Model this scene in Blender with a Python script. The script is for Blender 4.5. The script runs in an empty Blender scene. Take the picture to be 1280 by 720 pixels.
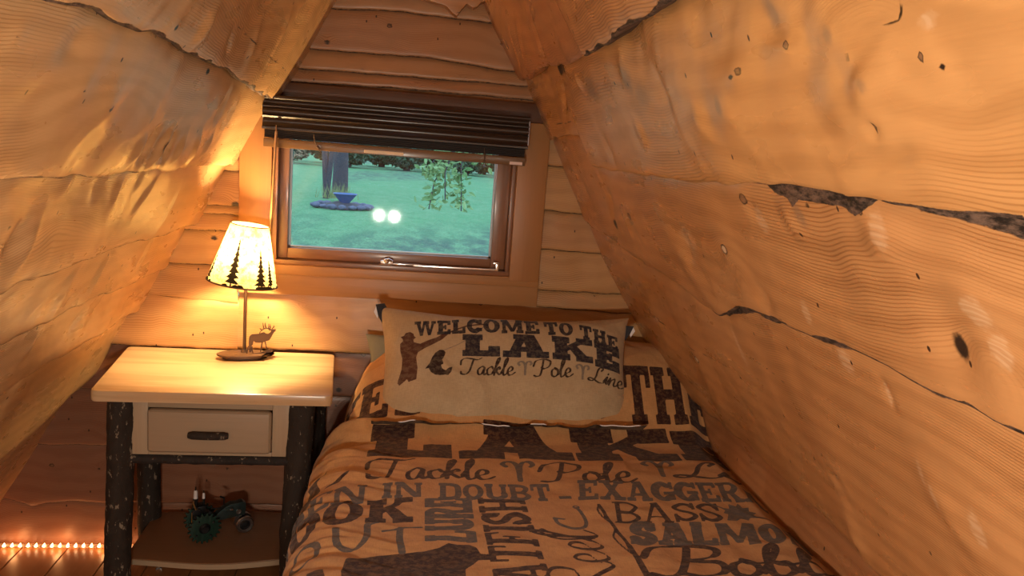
import bpy, bmesh, math, random
import numpy as np
from mathutils import Vector, Matrix
random.seed(7)
scene = bpy.context.scene
COL = scene.collection
PI = math.pi

# ------------------------------------------------------------------ measured layout of the room (metres)
AP = 2.107                     # ridge height
SL = 1.68                      # roof slope (rise over run)
LS_ = math.sqrt(1 + SL * SL)
VMAX = AP * LS_ / SL           # slope length, ridge to floor
YF = -4.3                      # the gable wall behind the viewer

# ------------------------------------------------------------------ numeric helpers
def sst(a, b, x):
    t = np.clip((np.asarray(x, float) - a) / (b - a), 0, 1)
    return t * t * (3 - 2 * t)

def vnoise(x, y, seed=0):
    x = np.asarray(x, float); y = np.asarray(y, float)
    xi = np.floor(x).astype(np.int64); yi = np.floor(y).astype(np.int64)
    fx = x - xi; fy = y - yi
    fx = fx * fx * fx * (fx * (fx * 6 - 15) + 10); fy = fy * fy * fy * (fy * (fy * 6 - 15) + 10)
    def h(i, j):
        n = (i * 374761393 + j * 668265263 + seed * 2147483647 + 1013904223) & 0xFFFFFFFF
        n = ((n ^ (n >> 13)) * 1274126177) & 0xFFFFFFFF
        n = (n ^ (n >> 16)) & 0xFFFF
        return n / 32767.5 - 1.0
    a = h(xi, yi); b = h(xi + 1, yi); c = h(xi, yi + 1); d = h(xi + 1, yi + 1)
    return (a + (b - a) * fx) * (1 - fy) + (c + (d - c) * fx) * fy

def fbm(x, y, seed=0, oct=3):
    s = 0; a = 1.0; t = 0
    for k in range(oct):
        s = s + a * vnoise(x * 2 ** k, y * 2 ** k, seed + 17 * k); t += a; a *= .5
    return s / t

def seg_d(X, Y, x0, y0, x1, y1):
    dx, dy = x1 - x0, y1 - y0
    L2 = dx * dx + dy * dy + 1e-12
    t = np.clip(((X - x0) * dx + (Y - y0) * dy) / L2, 0, 1)
    return np.hypot(X - x0 - t * dx, Y - y0 - t * dy), t

def poly_sdf(X, Y, pts):
    d = np.full(X.shape, 1e9); ins = np.zeros(X.shape, bool)
    n = len(pts)
    for i in range(n):
        x0, y0 = pts[i]; x1, y1 = pts[(i + 1) % n]
        d = np.minimum(d, seg_d(X, Y, x0, y0, x1, y1)[0])
        c = ((y0 > Y) != (y1 > Y))
        if y0 != y1:
            ins ^= c & (X < (x1 - x0) * (Y - y0) / (y1 - y0) + x0)
    return np.where(ins, -d, d)

# ------------------------------------------------------------------ mesh helpers
def raw_mesh(name, V, Fq, mats, parent=None, attrs=None, smooth=True, mi=None, uv=None):
    """V (n,3) array, Fq list/array of equal-length faces (or list of lists)"""
    me = bpy.data.meshes.new(name)
    V = np.asarray(V, np.float32).reshape(-1, 3)
    if isinstance(Fq, np.ndarray):
        nf, k = Fq.shape; flat = Fq.ravel().astype(np.int32)
        starts = np.arange(nf, dtype=np.int32) * k; tot = np.full(nf, k, np.int32)
    else:
        nf = len(Fq); tot = np.array([len(f) for f in Fq], np.int32)
        flat = np.array([i for f in Fq for i in f], np.int32)
        starts = np.concatenate([[0], np.cumsum(tot)[:-1]]).astype(np.int32)
    me.vertices.add(len(V)); me.vertices.foreach_set('co', V.ravel())
    me.loops.add(len(flat)); me.loops.foreach_set('vertex_index', flat)
    me.polygons.add(nf); me.polygons.foreach_set('loop_start', starts); me.polygons.foreach_set('loop_total', tot)
    if mi is not None: me.polygons.foreach_set('material_index', np.asarray(mi, np.int32))
    me.polygons.foreach_set('use_smooth', np.full(nf, smooth, bool))
    me.update(calc_edges=True); me.validate()
    for k, v in (attrs or {}).items():
        v = np.asarray(v, np.float32)
        if v.ndim > 1 and v.shape[-1] == 3 and v.size == len(V) * 3:
            at = me.attributes.new(k, 'FLOAT_VECTOR', 'POINT'); at.data.foreach_set('vector', v.ravel())
        else:
            at = me.attributes.new(k, 'FLOAT', 'POINT'); at.data.foreach_set('value', v.ravel())
    for m in (mats if isinstance(mats, (list, tuple)) else [mats]): me.materials.append(m)
    o = bpy.data.objects.new(name, me); COL.objects.link(o)
    if parent is not None: o.parent = parent
    return o

def grid_faces(n, m, wrap_n=False, wrap_m=False):
    I = np.arange(n if wrap_n else n - 1); J = np.arange(m if wrap_m else m - 1)
    i, j = np.meshgrid(I, J, indexing='ij')
    i1 = (i + 1) % n; j1 = (j + 1) % m
    return np.stack([i * m + j, i1 * m + j, i1 * m + j1, i * m + j1], -1).reshape(-1, 4)

class MB:
    """collects shapes into one bmesh, then links them as ONE object"""
    def __init__(s): s.bm = bmesh.new(); s.mi = 0
    def _mark(s, f0):
        s.bm.faces.ensure_lookup_table()
        for f in list(s.bm.faces)[f0:]: f.material_index = s.mi
    def box(s, x0, y0, z0, x1, y1, z1, bev=0.0, rot=None, seg=2):
        f0 = len(s.bm.faces)
        c = Vector(((x0 + x1) / 2, (y0 + y1) / 2, (z0 + z1) / 2))
        M = Matrix.Translation(c)
        if rot is not None: M = M @ rot.to_4x4()
        M = M @ Matrix.Diagonal((abs(x1 - x0), abs(y1 - y0), abs(z1 - z0), 1))
        r = bmesh.ops.create_cube(s.bm, size=1, matrix=M)
        if bev > 0:
            es = {e for v in r['verts'] for e in v.link_edges}
            bmesh.ops.bevel(s.bm, geom=list(es), offset=bev, segments=seg, affect='EDGES', profile=.6)
        s._mark(f0); return s
    def tube(s, pts, r, seg=12, caps=True, prof=None):
        """tube through 3-D points, radius r (number or per-point list)"""
        pts = [Vector(p) for p in pts]; n = len(pts); f0 = len(s.bm.faces)
        rr = r if isinstance(r, (list, tuple)) else [r] * n
        rings = []; up = None
        for i, p in enumerate(pts):
            t = (pts[min(i + 1, n - 1)] - pts[max(i - 1, 0)]).normalized()
            if up is None: up = Vector((0, 0, 1)) if abs(t.z) < .9 else Vector((1, 0, 0))
            a = (up - t * up.dot(t)).normalized(); b = t.cross(a); up = a
            rings.append([s.bm.verts.new(p + (a * math.cos(2 * PI * k / seg) + b * math.sin(2 * PI * k / seg)) * rr[i]) for k in range(seg)])
        for i in range(n - 1):
            for k in range(seg):
                s.bm.faces.new((rings[i][k], rings[i][(k + 1) % seg], rings[i + 1][(k + 1) % seg], rings[i + 1][k]))
        if caps: s.bm.faces.new(rings[0][::-1]); s.bm.faces.new(rings[-1])
        s._mark(f0); return s
    def lathe(s, prof, seg=32, M=None):
        """prof [(radius, height)...] turned round z"""
        f0 = len(s.bm.faces); rings = []
        for (r, z) in prof:
            if r < 1e-6: rings.append([s.bm.verts.new((0, 0, z))] * seg)
            else: rings.append([s.bm.verts.new((r * math.cos(2 * PI * k / seg), r * math.sin(2 * PI * k / seg), z)) for k in range(seg)])
        new = list({v for q in rings for v in q})
        for i in range(len(rings) - 1):
            for k in range(seg):
                q = [rings[i][k], rings[i][(k + 1) % seg], rings[i + 1][(k + 1) % seg], rings[i + 1][k]]
                u = []
                for v in q:
                    if v not in u: u.append(v)
                if len(u) > 2:
                    try: s.bm.faces.new(u)
                    except ValueError: pass
        if M is not None: bmesh.ops.transform(s.bm, matrix=M, verts=new)
        s._mark(f0); return s
    def prism(s, pts, ext, M=None, bev=0.0):
        """2-D outline (x,y) raised from z=0 to ext"""
        f0 = len(s.bm.faces)
        a = [s.bm.verts.new((p[0], p[1], 0)) for p in pts]; b = [s.bm.verts.new((p[0], p[1], ext)) for p in pts]
        n = len(pts)
        fs = [s.bm.faces.new(a[::-1]), s.bm.faces.new(b)]
        for i in range(n): fs.append(s.bm.faces.new((a[i], a[(i + 1) % n], b[(i + 1) % n], b[i])))
        if M is not None: bmesh.ops.transform(s.bm, matrix=M, verts=a + b)
        if bev > 0:
            es = [e for f in fs[:2] for e in f.edges]
            bmesh.ops.bevel(s.bm, geom=es, offset=bev, segments=2, affect='EDGES', profile=.6)
        s._mark(f0); return s
    def ball(s, c, r, sub=2, scale=(1, 1, 1)):
        f0 = len(s.bm.faces)
        bmesh.ops.create_icosphere(s.bm, subdivisions=sub, radius=1, matrix=Matrix.Translation(Vector(c)) @ Matrix.Diagonal((r * scale[0], r * scale[1], r * scale[2], 1)))
        s._mark(f0); return s
    def build(s, name, mats, parent=None, smooth=35):
        bmesh.ops.recalc_face_normals(s.bm, faces=s.bm.faces)
        me = bpy.data.meshes.new(name); s.bm.to_mesh(me); s.bm.free()
        for m in (mats if isinstance(mats, (list, tuple)) else [mats]): me.materials.append(m)
        if smooth: 
            me.polygons.foreach_set('use_smooth', [True] * len(me.polygons))
            me.set_sharp_from_angle(angle=math.radians(smooth))
        o = bpy.data.objects.new(name, me); COL.objects.link(o)
        if parent is not None: o.parent = parent
        return o

def tag(o, label, cat, group=None, kind=None):
    if label: o['label'] = label
    if cat: o['category'] = cat
    if group: o['group'] = group
    if kind: o['kind'] = kind
    return o
def thing(name, label, cat, loc=(0, 0, 0), group=None):
    o = bpy.data.objects.new(name, None); COL.objects.link(o); o.location = loc; o.empty_display_size = .05
    return tag(o, label, cat, group)
def under(o, p):
    """make o a child of p, o keeps its place in the room"""
    o.parent = p; o.matrix_parent_inverse = Matrix.Translation(-p.location); return o
def struct(o): o['kind'] = 'structure'; return o

# ------------------------------------------------------------------ material helpers
class NT:
    def __init__(s, name):
        s.m = bpy.data.materials.new(name); s.m.use_nodes = True; s.t = s.m.node_tree; s.t.nodes.clear()
        s.out = s.n('ShaderNodeOutputMaterial')
    def n(s, typ, **kw):
        nd = s.t.nodes.new(typ)
        for k, v in kw.items(): setattr(nd, k, v)
        return nd
    def put(s, sock, v):
        if isinstance(v, bpy.types.NodeSocket): s.t.links.new(v, sock)
        elif v is not None:
            if isinstance(v, (tuple, list)) and len(v) == 3 and sock.type == 'RGBA': v = (*v, 1)
            sock.default_value = v
    def attr(s, name, out='Fac'):
        return s.n('ShaderNodeAttribute', attribute_name=name).outputs[out]
    def math(s, op, a, b=None, c=None, clamp=False):
        nd = s.n('ShaderNodeMath', operation=op, use_clamp=clamp)
        for i, v in enumerate((a, b, c)): s.put(nd.inputs[i], v)
        return nd.outputs[0]
    def vmul(s, v, k):
        nd = s.n('ShaderNodeVectorMath', operation='MULTIPLY'); s.put(nd.inputs[0], v); nd.inputs[1].default_value = k
        return nd.outputs[0]
    def noise(s, vec, scale=1, detail=3, rough=.5, dist=0):
        nd = s.n('ShaderNodeTexNoise'); s.put(nd.inputs['Vector'], vec)
        nd.inputs['Scale'].default_value = scale; nd.inputs['Detail'].default_value = detail
        nd.inputs['Roughness'].default_value = rough; nd.inputs['Distortion'].default_value = dist
        return nd.outputs['Fac']
    def mix(s, f, a, b, mode='MIX'):
        nd = s.n('ShaderNodeMix', data_type='RGBA', blend_type=mode)
        s.put(nd.inputs[0], f); s.put(nd.inputs[6], a); s.put(nd.inputs[7], b)
        return nd.outputs[2]
    def step(s, x, a, b):
        nd = s.n('ShaderNodeMapRange', interpolation_type='SMOOTHSTEP'); s.put(nd.inputs[0], x)
        nd.inputs[1].default_value = a; nd.inputs[2].default_value = b; return nd.outputs[0]
    def coord(s, which='Object'): return s.n('ShaderNodeTexCoord').outputs[which]
    def bump(s, h, strength=1., dist=.001, normal=None):
        nd = s.n('ShaderNodeBump'); nd.inputs['Strength'].default_value = strength; nd.inputs['Distance'].default_value = dist
        s.put(nd.inputs['Height'], h)
        if normal is not None: s.put(nd.inputs['Normal'], normal)
        return nd.outputs[0]
    def bsdf(s, color, rough=.5, metal=0., normal=None, spec=None, coat=None, **kw):
        b = s.n('ShaderNodeBsdfPrincipled'); s.put(b.inputs['Base Color'], color); s.put(b.inputs['Roughness'], rough)
        b.inputs['Metallic'].default_value = metal
        if normal is not None: s.put(b.inputs['Normal'], normal)
        if spec is not None: s.put(b.inputs['Specular IOR Level'], spec)
        if coat is not None: b.inputs['Coat Weight'].default_value = coat; b.inputs['Coat Roughness'].default_value = .15
        for k, v in kw.items(): s.put(b.inputs[k.replace('_', ' ')], v)
        s.t.links.new(b.outputs[0], s.out.inputs[0]); return b

def m_plain(name, col, rough=.5, metal=0., nscale=0, namt=.15, bump=0, **kw):
    t = NT(name); c = col; nrm = None
    if nscale:
        nz = t.noise(t.coord(), nscale, 4)
        c = t.mix(nz, tuple(v * (1 - namt) for v in col), tuple(min(1, v * (1 + namt)) for v in col))
        if bump: nrm = t.bump(nz, 1, bump)
    t.bsdf(c, rough, metal, nrm, **kw); return t.m

def m_wood(name, light, dark, axis='x', ring=.012, rough=.4, contrast=.7, coat=None, knots=False, spec=None):
    """sawn wood: grain runs along axis (object coordinates)"""
    t = NT(name); co = t.coord()
    k = {'x': (1.2, 14, 14), 'y': (14, 1.2, 14), 'z': (14, 14, 1.2)}[axis]
    kf = {'x': (6, 160, 160), 'y': (160, 6, 160), 'z': (160, 160, 6)}[axis]
    n1 = t.noise(t.vmul(co, k), 1, 3, .55, .4)
    ph = t.math('MULTIPLY', n1, .3 / ring)
    s = t.math('SINE', ph)
    line = t.step(s, -.2, 1.)
    fib = t.noise(t.vmul(co, kf), 1, 2)
    big = t.noise(t.vmul(co, tuple(v * .35 for v in k)), 1, 2)
    f = t.math('MULTIPLY', line, contrast)
    f = t.math('MULTIPLY', f, t.step(big, .25, .75))
    f = t.math('ADD', f, t.math('MULTIPLY', t.math('SUBTRACT', fib, .5), .5), clamp=True)
    c = t.mix(f, light, dark)
    c = t.mix(t.math('MULTIPLY', t.math('SUBTRACT', big, .4), .5, clamp=True), c, tuple(v * .75 for v in light))
    if knots:
        vo = t.n('ShaderNodeTexVoronoi'); t.put(vo.inputs['Vector'], t.vmul(co, {'x': (3, 9, 9), 'y': (9, 3, 9), 'z': (9, 9, 3)}[axis]))
        kk = t.step(vo.outputs['Distance'], .13, .04)
        c = t.mix(kk, c, tuple(v * .35 for v in dark))
    t.bsdf(c, rough, 0, t.bump(fib, .5, .0006), coat=coat, spec=spec); return t.m

def m_slab(name, light, dark, bark=(.035, .022, .016), rough=.30):
    """live-edge slab wood: the growth rings come from the 'grain' attribute carried by the carved surface"""
    t = NT(name)
    wc = t.attr('wc', 'Vector'); g = t.attr('grain'); tone = t.attr('tone')
    low = t.noise(t.vmul(wc, (1.5, 5, 1)), 1, 3, .5)
    med = t.noise(t.vmul(wc, (7, 16, 1)), 1, 3, .55)
    fib = t.noise(t.vmul(wc, (14, 320, 1)), 1, 2, .6)
    ph = t.math('ADD', t.math('MULTIPLY', g, 2 * PI / .0052), t.math('MULTIPLY', low, 8))
    s = t.math('SINE', ph)
    line = t.step(s, .0, 1.)
    ph2 = t.math('ADD', t.math('MULTIPLY', g, 2 * PI / .045), t.math('MULTIPLY', med, 5))
    band = t.step(t.math('SINE', ph2), -.6, 1.)
    vis = t.step(t.noise(t.vmul(wc, (2.2, 3.2, 1.7)), 1, 2), .36, .60)
    f = t.math('MULTIPLY', t.math('MULTIPLY', line, vis), .80)
    f = t.math('ADD', f, t.math('MULTIPLY', band, .30))
    f = t.math('ADD', f, t.math('MULTIPLY', t.math('SUBTRACT', fib, .5), .35), clamp=True)
    c = t.mix(f, light, dark)
    c = t.mix(t.step(med, .5, .85), c, tuple(v * .8 for v in light))
    hs = t.n('ShaderNodeHueSaturation'); t.put(hs.inputs['Color'], c); t.put(hs.inputs['Value'], tone)
    t.put(hs.inputs['Hue'], t.math('ADD', .5, t.math('MULTIPLY', t.math('SUBTRACT', tone, 1.), .06)))
    c = hs.outputs[0]
    wob = t.math('MULTIPLY', t.math('SUBTRACT', t.noise(wc, 90, 3, .6), .5), .7)
    pale = t.step(t.math('ADD', t.attr('k_pale'), t.math('MULTIPLY', wob, 1.6)), 1.05, .5)
    swirl = t.step(t.math('SINE', t.math('ADD', t.math('MULTIPLY', g, 2 * PI / .01), t.math('MULTIPLY', med, 25))), -.5, 1)
    c = t.mix(t.math('MULTIPLY', pale, t.math('ADD', .22, t.math('MULTIPLY', swirl, .28))), c, (.70, .50, .32))
    grey = t.step(t.math('ADD', t.attr('k_grey'), wob), 1.3, .3)
    c = t.mix(t.math('MULTIPLY', grey, .55), c, (.22, .15, .10))
    rg = t.math('ADD', t.attr('k_ring'), t.math('MULTIPLY', wob, .5))
    c = t.mix(t.math('MULTIPLY', t.step(rg, 1.15, .95), .9), c, (.05, .028, .018))
    c = t.mix(t.step(rg, .85, .65), c, t.mix(t.step(t.attr('k_light'), .5, .6), (.24, .13, .07), (.72, .55, .38)))
    dk = t.math('ADD', t.attr('k_dark'), t.math('MULTIPLY', wob, .6))
    c = t.mix(t.step(dk, 1.15, .6), c, (.028, .017, .012))
    ck = t.math('ADD', t.attr('crack'), t.math('MULTIPLY', t.math('SUBTRACT', t.noise(wc, 60, 2), .5), .0025))
    c = t.mix(t.step(ck, .0022, .0008), c, (.02, .012, .008))
    vo = t.n('ShaderNodeTexVoronoi', voronoi_dimensions='2D'); t.put(vo.inputs['Vector'], t.vmul(wc, (8.3, 4.6, 1))); vo.inputs['Scale'].default_value = 1
    c = t.mix(t.step(vo.outputs['Distance'], .022, .014), c, (.05, .025, .015))
    bk = t.math('ADD', t.attr('bark'), t.math('MULTIPLY', wob, .5))
    bkn = t.noise(t.vmul(wc, (45, 110, 1)), 1, 5, .75)
    bm = t.step(bk, .4, .6)
    c = t.mix(bm, c, t.mix(t.step(bkn, .36, .66), tuple(v * .25 for v in bark), tuple(v * 4.5 for v in bark)))
    h = t.math('ADD', t.math('MULTIPLY', line, t.math('MULTIPLY', vis, .6)), t.math('MULTIPLY', fib, .5))
    h = t.math('ADD', h, t.math('MULTIPLY', t.math('MULTIPLY', bm, bkn), 5))
    ro = t.math('ADD', rough, t.math('MULTIPLY', t.math('SUBTRACT', med, .5), .25))
    ro = t.math('ADD', ro, t.math('MULTIPLY', bm, .4))
    t.bsdf(c, ro, 0, t.bump(h, .6, .0006), spec=.5)
    return t.m

def m_bark(name, col=(.045, .034, .027)):
    t = NT(name); co = t.coord()
    n = t.noise(t.vmul(co, (30, 30, 14)), 1, 5, .65, .6)
    pat = t.noise(t.vmul(co, (75, 75, 34)), 1, 4, .65)
    c = t.mix(n, tuple(v * .35 for v in col), tuple(v * 1.9 for v in col))
    c = t.mix(t.step(pat, .60, .66), c, (.24, .19, .14))
    t.bsdf(c, .8, 0, t.bump(n, 1, .006), spec=.3); return t.m

def m_cloth(name, cols, base, base2, thread=900, emb=None):
    """printed cloth: each ink is a signed-distance attribute (metres) laid into the weave"""
    t = NT(name); wc = t.attr('wc', 'Vector')
    n = t.noise(wc, 11, 4, .6); n2 = t.noise(t.vmul(wc, (60, 420, 1)), 1, 2); n3 = t.noise(t.vmul(wc, (420, 60, 1)), 1, 2)
    w = t.math('ADD', t.math('MULTIPLY', n2, .5), t.math('MULTIPLY', n3, .5))
    c = t.mix(t.step(n, .3, .7), base, base2)
    c = t.mix(t.math('MULTIPLY', t.step(w, .42, .62), .35), c, tuple(v * .62 for v in base))
    worn = t.step(t.noise(t.vmul(wc, (60, 90, 1)), 1, 5, .75), .40, .56)
    worn = t.math('ADD', .84, t.math('MULTIPLY', worn, .16), clamp=True)
    for a, ic in cols:
        d = t.math('ADD', t.attr(a), t.math('MULTIPLY', t.math('SUBTRACT', t.noise(wc, 260, 2), .5), .0016))
        c = t.mix(t.math('MULTIPLY', t.step(d, .0009, -.0006), worn), c, ic)
    wr = t.noise(wc, 55, 3, .6)
    h = t.math('ADD', t.math('MULTIPLY', w, .35), wr)
    t.bsdf(c, .85, 0, t.bump(h, .6, .0026), spec=.2, Sheen_Weight=.12)
    return t.m

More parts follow.
